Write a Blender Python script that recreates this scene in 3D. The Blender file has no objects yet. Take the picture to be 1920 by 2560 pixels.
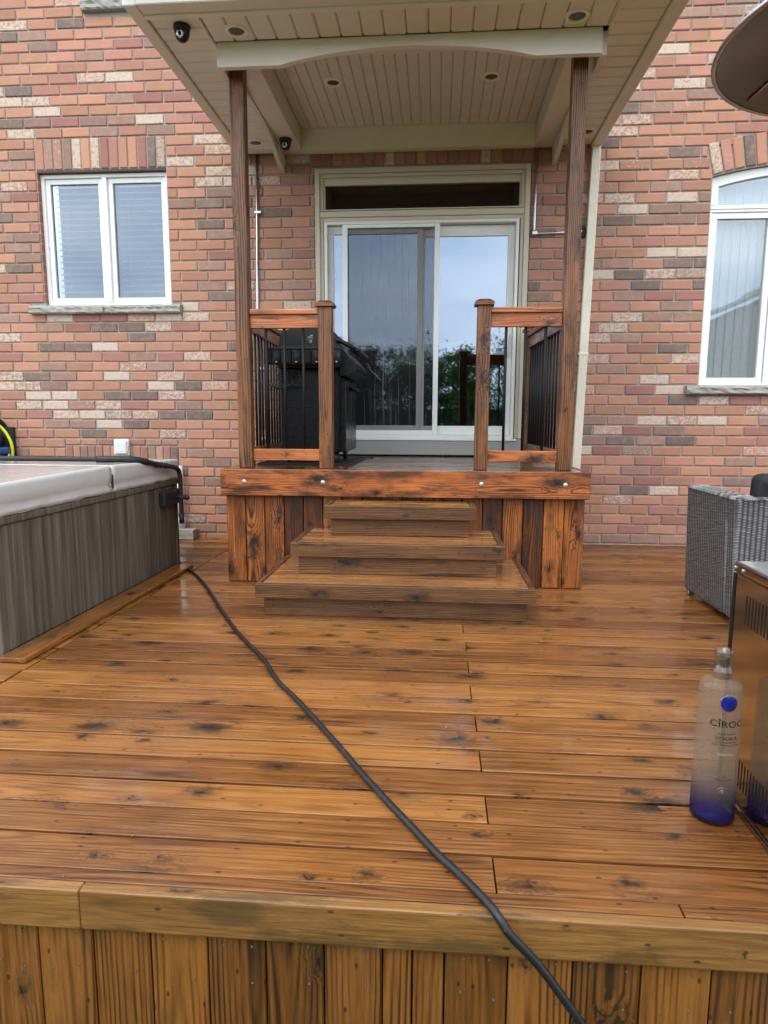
import bpy, bmesh, math, random
from mathutils import Vector, Matrix
random.seed(7)
R = math.radians
sc = bpy.context.scene
col = sc.collection

# ------------------------------------------------------------------ camera
H = 1.165                      # camera height above the deck
PITCH, YAW, ROLL, F = R(8.1214), R(4.5133), R(-.2112), 1659.05
fwd = Vector((-math.sin(YAW)*math.cos(PITCH), math.cos(YAW)*math.cos(PITCH), -math.sin(PITCH)))
rgt = Vector((math.cos(YAW), math.sin(YAW), 0))
dwn = fwd.cross(rgt)
r2 = math.cos(ROLL)*rgt + math.sin(ROLL)*dwn
d2 = -math.sin(ROLL)*rgt + math.cos(ROLL)*dwn
cam_d = bpy.data.cameras.new('camera')
cam = bpy.data.objects.new('camera', cam_d); col.objects.link(cam)
m3 = Matrix((r2, -d2, -fwd)).transposed()
cam.matrix_world = Matrix.Translation((0, 0, H)) @ m3.to_4x4()
cam_d.sensor_fit = 'VERTICAL'; cam_d.sensor_height = 36; cam_d.lens = F/2560*36
cam_d.clip_start = .05; cam_d.clip_end = 400
sc.camera = cam

# ------------------------------------------------------------------ sky, sun, exposure
SUN_EL, SUN_AZ = R(56), R(205)
world = bpy.data.worlds.new('World'); sc.world = world; world.use_nodes = True
wt = world.node_tree; wt.nodes.clear()
def wn(t, **k):
    n = wt.nodes.new(t)
    for a, b in k.items(): setattr(n, a, b)
    return n
sky = wn('ShaderNodeTexSky', sky_type='NISHITA', sun_disc=False, sun_elevation=SUN_EL, sun_rotation=SUN_AZ, air_density=1.2, dust_density=2.5)
tc = wn('ShaderNodeTexCoord'); mp = wn('ShaderNodeMapping'); mp.inputs['Scale'].default_value = (1.0, 1.0, 3.2)
nz = wn('ShaderNodeTexNoise'); nz.inputs['Scale'].default_value = 2.6; nz.inputs['Detail'].default_value = 4; nz.inputs['Roughness'].default_value = .5
rp = wn('ShaderNodeValToRGB'); rp.color_ramp.elements[0].position = .36; rp.color_ramp.elements[0].color = (5.6, 6.7, 8.2, 1)
rp.color_ramp.elements[1].position = .66; rp.color_ramp.elements[1].color = (11.2, 11.6, 12.0, 1)
mx = wn('ShaderNodeMix', data_type='RGBA'); mx.inputs['Factor'].default_value = .86
bg = wn('ShaderNodeBackground'); bg.inputs['Strength'].default_value = .15
wo = wn('ShaderNodeOutputWorld')
wt.links.new(tc.outputs['Generated'], mp.inputs['Vector']); wt.links.new(mp.outputs['Vector'], nz.inputs['Vector'])
wt.links.new(nz.outputs['Fac'], rp.inputs['Fac'])
wt.links.new(sky.outputs['Color'], mx.inputs['A']); wt.links.new(rp.outputs['Color'], mx.inputs['B'])
wt.links.new(mx.outputs['Result'], bg.inputs['Color']); wt.links.new(bg.outputs['Background'], wo.inputs['Surface'])
sun_d = bpy.data.lights.new('sun', 'SUN'); sun_d.energy = .7; sun_d.angle = R(28); sun_d.color = (1, .93, .82)
sun = bpy.data.objects.new('sun', sun_d); col.objects.link(sun)
sd = Vector((math.sin(SUN_AZ)*math.cos(SUN_EL), math.cos(SUN_AZ)*math.cos(SUN_EL), math.sin(SUN_EL)))
sun.rotation_euler = sd.to_track_quat('Z', 'Y').to_euler(); sun.location = (0, -6, 12)
vs = sc.view_settings
vs.view_transform = 'Standard'; vs.look = 'None'; vs.exposure = 0.95; vs.gamma = 1; vs.use_curve_mapping = False
sc.cycles.max_bounces = 8; sc.cycles.transparent_max_bounces = 12; sc.cycles.caustics_reflective = False; sc.cycles.caustics_refractive = False
sc.cycles.use_denoising = True

# ------------------------------------------------------------------ material helpers
class NT:
    def __init__(s, name):
        s.m = bpy.data.materials.new(name); s.m.use_nodes = True
        s.t = s.m.node_tree; s.t.nodes.clear()
        s.out = s.n('ShaderNodeOutputMaterial')
    def n(s, t, **k):
        n = s.t.nodes.new(t)
        for a, b in k.items(): setattr(n, a, b)
        return n
    def L(s, a, b): s.t.links.new(a, b)
    def put(s, sock, v):
        if v is None: return
        if hasattr(v, 'is_output'): s.L(v, sock)
        else: sock.default_value = v
    def math(s, op, a, b=None, c=None, clamp=False):
        n = s.n('ShaderNodeMath', operation=op, use_clamp=clamp)
        s.put(n.inputs[0], a); s.put(n.inputs[1], b); s.put(n.inputs[2], c)
        return n.outputs[0]
    def vec(s, x, y, z):
        n = s.n('ShaderNodeCombineXYZ'); s.put(n.inputs[0], x); s.put(n.inputs[1], y); s.put(n.inputs[2], z); return n.outputs[0]
    def sep(s, v):
        n = s.n('ShaderNodeSeparateXYZ'); s.L(v, n.inputs[0]); return n.outputs
    def noise(s, v, scale=5, detail=3, rough=.5, out='Fac'):
        n = s.n('ShaderNodeTexNoise'); s.put(n.inputs['Vector'], v); n.inputs['Scale'].default_value = scale
        n.inputs['Detail'].default_value = detail; n.inputs['Roughness'].default_value = rough; return n.outputs[out]
    def ramp(s, f, *stops):
        n = s.n('ShaderNodeValToRGB'); e = n.color_ramp.elements
        while len(e) < len(stops): e.new(.5)
        for i, (p, c) in enumerate(stops):
            e[i].position = p; e[i].color = (c, c, c, 1) if isinstance(c, (int, float)) else (*c, 1)
        s.put(n.inputs[0], f); return n.outputs[0]
    def mix(s, f, a, b, mode='MIX'):
        n = s.n('ShaderNodeMix', data_type='RGBA', blend_type=mode)
        s.put(n.inputs['Factor'], f)
        for k, v in (('A', a), ('B', b)):
            if isinstance(v, tuple) and len(v) == 3: v = (*v, 1)
            s.put(n.inputs[k], v)
        return n.outputs['Result']
    def attr(s, name): return s.n('ShaderNodeAttribute', attribute_name=name)
    def smooth(s, v, a, b):
        n = s.n('ShaderNodeMapRange', interpolation_type='SMOOTHSTEP'); s.put(n.inputs['Value'], v)
        n.inputs['From Min'].default_value = a; n.inputs['From Max'].default_value = b; return n.outputs[0]
    def bump(s, h, st=.3, d=.002):
        n = s.n('ShaderNodeBump'); n.inputs['Strength'].default_value = st; n.inputs['Distance'].default_value = d; s.L(h, n.inputs['Height']); return n.outputs[0]
    def pbr(s, color, rough=.5, metal=0, normal=None, spec=.5, **k):
        n = s.n('ShaderNodeBsdfPrincipled')
        if isinstance(color, tuple) and len(color) == 3: color = (*color, 1)
        s.put(n.inputs['Base Color'], color); s.put(n.inputs['Roughness'], rough); s.put(n.inputs['Metallic'], metal)
        s.put(n.inputs['Specular IOR Level'], spec)
        if normal is not None: s.L(normal, n.inputs['Normal'])
        for a, b in k.items(): s.put(n.inputs[a.replace('_', ' ')], b)
        return n.outputs[0]
    def done(s, sh): s.L(sh, s.out.inputs['Surface']); return s.m

def simple(name, color, rough=.5, metal=0, var=.12, scale=14, bump=0, spec=.5, bscale=120, **k):
    """painted / plastic / metal with mottled tone and roughness"""
    t = NT(name); o = t.n('ShaderNodeTexCoord').outputs['Object']
    f = t.noise(o, scale, 4, .6)
    lo = tuple(max(0, c*(1-var)) for c in color); hi = tuple(min(1, c*(1+var)) for c in color)
    c = t.mix(f, lo, hi)
    rr = t.math('MULTIPLY_ADD', t.noise(o, scale*2.3, 3), .22, rough-.11)
    nb = t.bump(t.noise(o, bscale, 3), .25, bump) if bump else None
    return t.done(t.pbr(c, rr, metal, nb, spec, **k))

def wood(name, light, mid, dark, knot, blotch=.3, rough=.32, ring=.010, ringc=.35, knots=.5, wetv=.16, varv=.35, blotchcol=None, coat=0.0, damp=0.0, ksize=1.0, streak=.95, bs=1.0, soft=0.0):
    """plain-sawn softwood board: attribute gc = (along, across, depth) metres, gs = random seeds"""
    t = NT(name)
    u, v, w = t.sep(t.attr('gc').outputs['Vector']); a, b, c = t.sep(t.attr('gs').outputs['Vector'])
    a40 = t.math('MULTIPLY', a, 40.0); b30 = t.math('MULTIPLY', b, 30.0)
    uu = t.math('ADD', u, a40)
    vw = t.math('ADD', v, t.math('MULTIPLY', w, 1.0))
    # knots: irregular cells, elongated along the grain
    vo = t.n('ShaderNodeTexVoronoi', voronoi_dimensions='2D', feature='F1'); vo.inputs['Scale'].default_value = 1
    wn_ = t.sep(t.noise(t.vec(t.math('MULTIPLY', uu, 1.0), t.math('MULTIPLY', vw, 1.4), b30), 26, 3, .6, out='Color'))
    w1 = t.math('MULTIPLY', t.math('SUBTRACT', wn_[0], .5), .42); w2 = t.math('MULTIPLY', t.math('SUBTRACT', wn_[1], .5), .42)
    t.L(t.vec(t.math('ADD', t.math('MULTIPLY', uu, 3.4), w1), t.math('ADD', t.math('ADD', t.math('MULTIPLY', vw, 6.6), w2), b30), 0), vo.inputs['Vector'])
    kr = t.sep(vo.outputs['Color'])
    kmask = t.math('GREATER_THAN', kr[0], 1-knots)
    ksz = t.math('MULTIPLY', t.math('MULTIPLY_ADD', t.math('MULTIPLY', kr[1], kr[1]), 1.0, .38), ksize)
    kd = t.math('DIVIDE', vo.outputs['Distance'], ksz)
    halo = t.math('MULTIPLY', t.smooth(kd, .60, .06), kmask)
    core = t.math('MULTIPLY', t.smooth(kd, .125, .06), kmask)
    rim = t.math('MULTIPLY', t.smooth(kd, .30, .12), kmask)
    # growth rings
    n1 = t.noise(t.vec(t.math('MULTIPLY', uu, .9), t.math('MULTIPLY', vw, 3.0), b30), 1, 3)
    n2 = t.noise(t.vec(t.math('MULTIPLY', uu, .55), b30, 3.0), 1, 2)
    y = t.math('ADD', t.math('SUBTRACT', v, t.math('MULTIPLY', t.math('SUBTRACT', b, .5), .17)), t.math('MULTIPLY', n1, .03))
    z = t.math('ADD', t.math('ADD', w, t.math('MULTIPLY', c, .05)), t.math('MULTIPLY', t.math('SUBTRACT', n2, .3), .14))
    r = t.math('SQRT', t.math('ADD', t.math('MULTIPLY', y, y), t.math('MULTIPLY', z, z)))
    r = t.math('ADD', r, t.math('MULTIPLY', halo, .022))
    ph = t.math('MULTIPLY_ADD', r, 6.283/ring, t.math('MULTIPLY', n1, 5.0))
    rings = t.math('MULTIPLY_ADD', t.math('SINE', ph), .5, .5)
    rings = t.math('POWER', rings, 3.0)
    fade = t.noise(t.vec(t.math('MULTIPLY', uu, 1.7), t.math('MULTIPLY', vw, 11.0), b30), 1, 2)
    rings = t.math('MULTIPLY', rings, t.smooth(fade, .30, .62))
    # long streaks, fibres
    st = t.noise(t.vec(t.math('MULTIPLY', uu, 1.9), t.math('MULTIPLY', vw, 62.0), b30), 1, 5, .72)
    fib = t.noise(t.vec(t.math('MULTIPLY', uu, 9.0), t.math('MULTIPLY', vw, 300.0), b30), 1, 3, .6)
    bl = t.noise(t.vec(t.math('MULTIPLY', uu, 3.2*bs), t.math('MULTIPLY', vw, 11.0*bs), b30), 1, 5, .64)
    tone = t.math('ADD', t.math('MULTIPLY', st, streak), t.math('MULTIPLY', t.math('SUBTRACT', a, .5), varv))
    tone = t.math('ADD', tone, t.math('MULTIPLY', t.math('SUBTRACT', rings, .2), -ringc))
    tone = t.math('ADD', tone, t.math('MULTIPLY', t.math('SUBTRACT', fib, .5), .55))
    tone = t.math('ADD', tone, t.math('MULTIPLY', t.math('SUBTRACT', bl, .5), .30))
    tone = t.math('ADD', tone, .46-.5*streak)
    cc = t.ramp(tone, (.10, dark), (.42, mid), (.76, light))
    bf = t.math('MULTIPLY', t.smooth(bl, .62-.26*blotch-soft*.4, .76-.26*blotch+soft), min(1, blotch*1.6))
    bc = blotchcol or tuple(x*.28 for x in mid)
    cc = t.mix(t.math('MULTIPLY', bf, .85), cc, bc)
    hb = t.math('MULTIPLY', halo, t.smooth(bl, .36, .62))
    cc = t.mix(t.math('MULTIPLY', hb, .92), cc, tuple(x*1.05 for x in bc))
    cc = t.mix(t.math('MULTIPLY', rim, t.math('MULTIPLY', wn_[2], .9)), cc, tuple(x*1.7 for x in knot))
    cc = t.mix(t.math('MULTIPLY', core, .9), cc, knot)
    # nail holes and resin specks
    vs2 = t.n('ShaderNodeTexVoronoi', voronoi_dimensions='2D'); vs2.inputs['Scale'].default_value = 1
    t.L(t.vec(t.math('MULTIPLY', uu, 7.0), t.math('MULTIPLY_ADD', vw, 14.0, b30), 0), vs2.inputs['Vector'])
    sp = t.math('MULTIPLY', t.smooth(vs2.outputs['Distance'], .070, .04), t.math('GREATER_THAN', t.sep(vs2.outputs['Color'])[0], .68))
    cc = t.mix(t.math('MULTIPLY', sp, .7), cc, tuple(x*.8 for x in knot))
    wet = t.noise(t.vec(t.math('MULTIPLY', uu, 3.0), t.math('MULTIPLY', vw, 9.0), b30), 1, 3)
    ro = t.math('ADD', t.math('MULTIPLY', t.math('SUBTRACT', wet, .5), -wetv*2.6), t.math('MULTIPLY_ADD', rings, .08, rough))
    if damp:
        pn = t.smooth(t.noise(t.n('ShaderNodeNewGeometry').outputs['Position'], 1.3, 4, .6), .42, .66)
        cc = t.mix(t.math('MULTIPLY', pn, damp), cc, t.mix(1, cc, (.66, .60, .56), 'MULTIPLY'))
        ro = t.math('ADD', ro, t.math('MULTIPLY', pn, -.10))
    ro = t.math('MAXIMUM', ro, .07)
    hgt = t.math('ADD', t.math('MULTIPLY', rings, -.35), t.math('MULTIPLY', fib, .6))
    hgt = t.math('ADD', hgt, t.math('MULTIPLY', t.math('ADD', core, sp), -.8))
    hgt = t.math('ADD', hgt, t.math('MULTIPLY', st, .5))
    nb = t.bump(hgt, .40, .0014)
    return t.done(t.pbr(cc, ro, 0, nb, .5, Coat_Weight=(t.math('MULTIPLY', t.smooth(wet, .40, .60), coat*1.8, clamp=True) if coat else 0.0), Coat_Roughness=.10))

WD = dict(
 deck=wood('wet_deck_wood', (.355, .148, .034), (.178, .064, .0130), (.046, .0155, .0045), (.010, .006, .004), blotch=.16, rough=.36, knots=.58, blotchcol=(.034, .020, .008), ringc=.24, varv=.36, coat=.40, damp=.65, ksize=.74, streak=1.0),
 front=wood('pale_fascia_wood', (.40, .200, .058), (.20, .090, .0225), (.06, .026, .008), (.012, .007, .005), blotch=.52, rough=.45, knots=.65, ringc=.10, blotchcol=(.060, .033, .011), ksize=.46, varv=.1, streak=.6),
 fskirt=wood('brown_skirt_wood', (.27, .105, .021), (.130, .047, .0098), (.032, .013, .0045), (.009, .006, .004), blotch=.28, rough=.42, knots=.5, ring=.012, ringc=.48, blotchcol=(.034, .023, .008), ksize=.65, streak=.7),
 orange=wood('orange_stained_wood', (.56, .185, .050), (.29, .078, .0205), (.045, .014, .0065), (.010, .006, .005), blotch=.68, rough=.36, knots=.75, ringc=.50, blotchcol=(.022, .012, .009), varv=.15, coat=.2, ksize=.85, bs=1.0, soft=.08),
 rail=wood('orange_rail_wood', (.62, .215, .062), (.36, .100, .028), (.07, .022, .010), (.014, .008, .006), blotch=.42, rough=.36, knots=.6, ringc=.5, blotchcol=(.040, .018, .012), varv=.15, coat=.2, ksize=.6, soft=.08),
 skirt=wood('porch_skirt_wood', (.48, .160, .034), (.205, .056, .0130), (.034, .012, .0050), (.010, .006, .0045), blotch=.56, rough=.38, knots=.56, ring=.011, ringc=.55, blotchcol=(.020, .011, .008), varv=.75, coat=.2, ksize=.75, bs=1.0, soft=.08),
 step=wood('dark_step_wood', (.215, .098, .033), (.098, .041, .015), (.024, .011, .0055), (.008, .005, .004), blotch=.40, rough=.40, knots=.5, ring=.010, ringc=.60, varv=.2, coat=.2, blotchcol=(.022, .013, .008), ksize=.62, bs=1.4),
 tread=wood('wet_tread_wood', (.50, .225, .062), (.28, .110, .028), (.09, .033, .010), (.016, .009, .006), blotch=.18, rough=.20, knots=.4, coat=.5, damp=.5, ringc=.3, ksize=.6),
 post=wood('post_wood', (.28, .108, .031), (.112, .041, .0125), (.022, .010, .005), (.008, .005, .004), blotch=.44, rough=.44, knots=.6, ring=.011, ringc=.70, varv=.10, blotchcol=(.022, .012, .008), ksize=.60, bs=1.4),
 porch=wood('porch_floor_wood', (.22, .10, .038), (.13, .056, .020), (.055, .024, .010), (.016, .010, .007), blotch=.25, rough=.16, knots=.3, coat=.6),
)
M = dict(
 mortar=simple('mortar', (.375, .345, .31), .9, var=.3, scale=16, bump=.003, bscale=160),
 stone=simple('grey_stone', (.33, .31, .28), .85, var=.4, scale=22, bump=.012, bscale=38),
 white=simple('white_vinyl', (.84, .84, .82), .35, var=.04, scale=4),
 offwhite=simple('offwhite_door', (.80, .81, .77), .38, var=.05, scale=5),
 casing=simple('tan_casing', (.58, .52, .40), .45, var=.08, scale=6),
 soffit=simple('tan_soffit', (.75, .70, .63), .5, var=.08, scale=5),
 paint=simple('painted_ceiling', (.69, .64, .575), .5, var=.10, scale=7, bump=.0006),
 beam=simple('cream_beam', (.79, .745, .665), .5, var=.08, scale=6, bump=.0006),
 pipe=simple('cream_downpipe', (.82, .76, .62), .42, var=.05),
 black=simple('black_metal', (.008, .008, .009), .5, var=.3, spec=.25),
 matte=simple('black_plastic', (.014, .014, .015), .55, var=.3, scale=30),
 gloss=simple('black_enamel', (.006, .006, .007), .30, var=.3, spec=.3),
 steel=simple('galvanised_steel', (.55, .56, .57), .32, 1, var=.1),
 bolt=simple('bolt_zinc', (.48, .49, .49), .45, .7, var=.15, scale=60),
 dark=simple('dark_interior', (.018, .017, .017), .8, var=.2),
 grey=simple('grey_threshold', (.33, .335, .31), .5, var=.08),
 greyline=simple('grey_stile', (.60, .60, .57), .42, var=.06),
 slat=simple('blind_white', (.86, .87, .84), .5, var=.04),
 vane=simple('blind_vane', (.90, .91, .90), .6, var=.04),
 rubber=simple('black_hose_rubber', (.022, .023, .024), .45, var=.6, scale=90, bump=.0006),
 yellow=simple('yellow_hose', (.70, .80, .03), .35, var=.06),
 lens=simple('lamp_lens', (.07, .066, .06), .25, var=.25, scale=30),
 ring=simple('lamp_ring', (.86, .83, .76), .45, var=.04),
 cushion=simple('black_cushion', (.010, .011, .014), .8, var=.3, bump=.002, bscale=40),
 lid=simple('cover_vinyl', (.50, .485, .455), .40, var=.10, scale=5, bump=.004, bscale=9),
 lidtop=simple('cover_vinyl_wet', (.46, .44, .41), .14, var=.10, scale=4),
 blue=simple('blue_plastic', (.01, .03, .16), .3, var=.1),
 hblue=simple('blue_fitting', (.02, .06, .22), .35, var=.2),
 roofing=simple('shingle', (.10, .09, .085), .85, var=.3, scale=20),
 nsiding=simple('neighbour_brick', (.20, .15, .125), .8, var=.2, scale=8),
 bark=simple('bark', (.09, .065, .045), .9, var=.35, scale=20, bump=.01, bscale=30),
 fence=simple('fence_wood', (.10, .065, .04), .8, var=.3, scale=6),
 white_p=simple('white_plastic', (.78, .78, .77), .35, var=.04),
 ink=simple('label_ink', (.010, .009, .009), .5, var=.1),
 inkw=simple('label_ink_white', (.42, .42, .42), .5, var=.1),
)

# brushed stainless
t = NT('stainless'); o = t.n('ShaderNodeTexCoord').outputs['Object']
wv = t.noise(o, 3.2, 3, .6)
M['stainless'] = t.done(t.pbr(t.mix(wv, (.46, .43, .40), (.58, .55, .52)), t.math('MULTIPLY_ADD', t.noise(o, 9, 3), .10, .07), 1, t.bump(wv, .14, .012)))
t = NT('reflector_metal'); o = t.n('ShaderNodeTexCoord').outputs['Object']
M['reflector'] = t.done(t.pbr(t.mix(t.noise(o, 5, 4), (.13, .12, .11), (.22, .205, .19)), t.math('MULTIPLY_ADD', t.noise(o, 6, 3), .2, .28), .85))
# rim of the reflector
M['chrome'] = simple('rim_metal', (.45, .44, .44), .28, 1, var=.15)

t = NT('scuffed_hose'); o = t.n('ShaderNodeTexCoord').outputs['Object']
sc1 = t.noise(o, 42, 5, .7)
M['hose'] = t.done(t.pbr(t.mix(t.math('MULTIPLY', t.smooth(sc1, .58, .72), .7), (.008, .0083, .009), (.075, .078, .082)), t.math('MULTIPLY_ADD', sc1, .4, .25), 0, t.bump(sc1, .5, .003)))
# brick: colours from attributes
t = NT('brick'); o = t.n('ShaderNodeTexCoord').outputs['Object']
bc = t.attr('bcol').outputs['Color']; fx = t.sep(t.attr('bfx').outputs['Vector'])   # pale, dark, seed
pos = t.n('ShaderNodeNewGeometry').outputs['Position']
n1 = t.noise(pos, 38, 4, .65); n2 = t.noise(pos, 9, 3); n3 = t.noise(pos, 150, 3); n4 = t.noise(pos, 22, 5, .7)
n5 = t.noise(pos, 70, 4, .7)
c = t.mix(n2, t.mix(1, bc, (.86, .84, .83), 'MULTIPLY'), t.mix(1, bc, (1.12, 1.13, 1.12), 'MULTIPLY'))
c = t.mix(t.math('MULTIPLY', t.smooth(n5, .60, .72), .35), c, (.56, .34, .24))
c = t.mix(t.math('MULTIPLY', t.smooth(n5, .38, .28), .30), c, (.22, .10, .07))
pm = t.math('MULTIPLY', t.smooth(t.math('ADD', t.math('MULTIPLY_ADD', n1, .6, t.math('MULTIPLY', n5, .5)), t.math('MULTIPLY', t.math('SUBTRACT', fx[0], .5), .62)), .50, .64), t.math('GREATER_THAN', fx[0], .05))
c = t.mix(t.math('MULTIPLY', pm, .90), c, t.mix(n1, (.55, .42, .33), (.66, .56, .46)))
dm = t.math('MULTIPLY', t.smooth(n4, .28, .60), fx[1])
c = t.mix(dm, c, (.150, .118, .102))
h = t.math('ADD', t.math('MULTIPLY', n1, .6), t.math('ADD', t.math('MULTIPLY', n3, .4), t.math('MULTIPLY', pm, .5)))
M['brick'] = t.done(t.pbr(c, .88, 0, t.bump(h, .6, .004), .25))

# window glass: dark tint, strong sky reflection
def glass(name, tint, refl, streak=0.0, gc=(.92, .95, 1)):
    t = NT(name); o = t.n('ShaderNodeTexCoord').outputs['Object']
    tr = t.n('ShaderNodeBsdfTransparent'); tr.inputs[0].default_value = (*tint, 1)
    gl = t.n('ShaderNodeBsdfGlossy'); gl.inputs['Color'].default_value = (*gc, 1); gl.inputs['Roughness'].default_value = .022
    wob = t.noise(o, 1.6, 2)
    t.L(t.bump(wob, .08, .02), gl.inputs['Normal'])
    fr = t.n('ShaderNodeFresnel'); fr.inputs[0].default_value = 1.5
    s = t.n('ShaderNodeMixShader'); t.L(t.math('MULTIPLY_ADD', fr.outputs[0], .6, refl, clamp=True), s.inputs[0]); t.L(tr.outputs[0], s.inputs[1]); t.L(gl.outputs[0], s.inputs[2])
    sh = s.outputs[0]
    if streak:
        x, y, z = t.sep(o)
        warp = t.math('MULTIPLY', t.math('SUBTRACT', t.noise(t.vec(t.math('MULTIPLY', x, 2), 0, t.math('MULTIPLY', z, 3)), 1, 2), .5), .02)
        sn = t.noise(t.vec(t.math('MULTIPLY', t.math('ADD', x, warp), 75), 0, t.math('MULTIPLY', z, .8)), 1, 2)
        fine = t.noise(o, 55, 3, .7)
        f = t.math('ADD', t.math('MULTIPLY', t.smooth(sn, .62, .70), .62), t.math('MULTIPLY', t.smooth(fine, .50, .75), .12))
        f = t.math('MULTIPLY', f, streak)
        d = t.n('ShaderNodeBsdfDiffuse'); d.inputs[0].default_value = (.62, .65, .68, 1)
        s2 = t.n('ShaderNodeMixShader'); t.L(f, s2.inputs[0]); t.L(sh, s2.inputs[1]); t.L(d.outputs[0], s2.inputs[2]); sh = s2.outputs[0]
    return t.done(sh)
M['glass'] = glass('door_glass', (.50, .51, .52), .27, gc=(.60, .72, .88))
M['glass_wet'] = glass('fogged_glass', (.46, .47, .48), .28, streak=.62, gc=(.64, .74, .88))
M['glass_dark'] = glass('transom_glass', (.35, .33, .3), .05)
M['glass_win'] = glass('window_glass', (.55, .57, .59), .13, gc=(.75, .86, 1))
M['glass_winr'] = glass('window_glass_right', (.90, .92, .93), .08, streak=.18, gc=(.8, .9, 1))
# insect screen: fine dark mesh that lets about half the light through
t = NT('insect_screen'); tr = t.n('ShaderNodeBsdfTransparent'); d = t.n('ShaderNodeBsdfDiffuse'); d.inputs[0].default_value = (.035, .037, .042, 1)
o = t.n('ShaderNodeTexCoord').outputs['Object']
s = t.n('ShaderNodeMixShader'); t.L(t.math('MULTIPLY_ADD', t.noise(o, 60, 2), .08, .18), s.inputs[0]); t.L(tr.outputs[0], s.inputs[1]); t.L(d.outputs[0], s.inputs[2])
M['screen'] = t.done(s.outputs[0])

# hot tub cabinet panel: vertical grey-brown streaks
t = NT('tub_panel'); o = t.n('ShaderNodeTexCoord').outputs['Object']; x, y, z = t.sep(o)
hv = t.math('ADD', x, y)
s1 = t.noise(t.vec(t.math('MULTIPLY', hv, 26), 0, t.math('MULTIPLY', z, .9)), 1, 5, .62)
s2 = t.noise(t.vec(t.math('MULTIPLY', hv, 120), 0, t.math('MULTIPLY', z, 1.6)), 1, 3)
s3 = t.noise(t.vec(t.math('MULTIPLY', hv, 3.0), 0, t.math('MULTIPLY', z, .4)), 1, 3)
tone = t.math('ADD', t.math('MULTIPLY', s1, .72), t.math('ADD', t.math('MULTIPLY', s2, .16), t.math('MULTIPLY', s3, .24)))
M['tub'] = t.done(t.pbr(t.ramp(tone, (.40, (.030, .025, .018)), (.55, (.098, .080, .058)), (.72, (.185, .156, .118))), .6, 0, t.bump(s1, .2, .002), .22))

# wicker weave: short flat strands over vertical stakes
def wick(name, axis):
    t = NT(name); o = t.n('ShaderNodeTexCoord').outputs['Object']; x, y, z = t.sep(o)
    hcoord = t.math('ADD', x, y)
    wob = t.math('MULTIPLY', t.noise(o, 9, 2), .006)
    colf = t.math('MULTIPLY', t.math('ADD', hcoord, wob), 1/.028); ci = t.math('FLOOR', colf); fxx = t.math('FRACT', colf)
    rowf = t.math('ADD', t.math('MULTIPLY', t.math('ADD', z, wob), 1/.0090), t.math('MULTIPLY', ci, .5))
    row = t.math('FLOOR', rowf); fz = t.math('FRACT', rowf)
    prof = t.math('SINE', t.math('MULTIPLY', fz, 3.1416))
    over = t.math('SINE', t.math('MULTIPLY', fxx, 3.1416))
    hh = t.math('MULTIPLY', prof, t.math('MULTIPLY_ADD', over, .75, .25))
    jit = t.noise(t.vec(t.math('MULTIPLY', hcoord, 12), 0, t.math('MULTIPLY', row, 3.7)), 1, 2)
    tn = t.math('MULTIPLY', hh, t.math('MULTIPLY_ADD', jit, 1.0, .4))
    return t.done(t.pbr(t.ramp(tn, (.10, (.012, .012, .013)), (.45, (.062, .062, .064)), (.95, (.34, .345, .35))), .5, 0, t.bump(hh, .9, .004)))
M['wick_x'] = wick('grey_wicker_front', 'x'); M['wick_y'] = wick('grey_wicker_side', 'y')

# frosted bottle glass with a blue-violet foot
t = NT('frosted_glass'); o = t.n('ShaderNodeTexCoord').outputs['Object']; x, y, z = t.sep(o)
g = t.smooth(z, .155, .02)
tr = t.n('ShaderNodeBsdfTransparent'); t.L(t.mix(g, (.90, .88, .85), (.36, .33, .62)), tr.inputs[0])
tl = t.n('ShaderNodeBsdfTranslucent'); t.L(t.mix(g, (.66, .53, .39), (.09, .075, .28)), tl.inputs[0])
df = t.n('ShaderNodeBsdfDiffuse'); t.L(t.mix(g, (.52, .41, .30), (.045, .040, .16)), df.inputs[0])
gl = t.n('ShaderNodeBsdfGlossy'); gl.inputs['Roughness'].default_value = .22
a1 = t.n('ShaderNodeMixShader'); a1.inputs[0].default_value = .45; t.L(tl.outputs[0], a1.inputs[1]); t.L(df.outputs[0], a1.inputs[2])
a2 = t.n('ShaderNodeMixShader'); t.L(t.math('MULTIPLY_ADD', t.noise(o, 25, 3), .12, t.math('MULTIPLY_ADD', g, -.12, .32)), a2.inputs[0]); t.L(tr.outputs[0], a2.inputs[1]); t.L(a1.outputs[0], a2.inputs[2])
fr = t.n('ShaderNodeLayerWeight'); fr.inputs[0].default_value = .12
a3 = t.n('ShaderNodeMixShader'); t.L(t.math('MULTIPLY', fr.outputs['Facing'], .5), a3.inputs[0]); t.L(a2.outputs[0], a3.inputs[1]); t.L(gl.outputs[0], a3.inputs[2])
M['bottle'] = t.done(a3.outputs[0])
t = NT('clear_glass'); tr = t.n('ShaderNodeBsdfTransparent'); tr.inputs[0].default_value = (.86, .88, .87, 1); gl = t.n('ShaderNodeBsdfGlossy'); gl.inputs['Roughness'].default_value = .06
fr = t.n('ShaderNodeLayerWeight'); fr.inputs[0].default_value = .22
s = t.n('ShaderNodeMixShader'); t.L(t.math('MULTIPLY_ADD', fr.outputs['Facing'], .55, .06, clamp=True), s.inputs[0]); t.L(tr.outputs[0], s.inputs[1]); t.L(gl.outputs[0], s.inputs[2])
M['clear'] = t.done(s.outputs[0])
M['bluedisc'] = simple('blue_disc', (.010, .014, .20), .12, var=.05)

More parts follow.
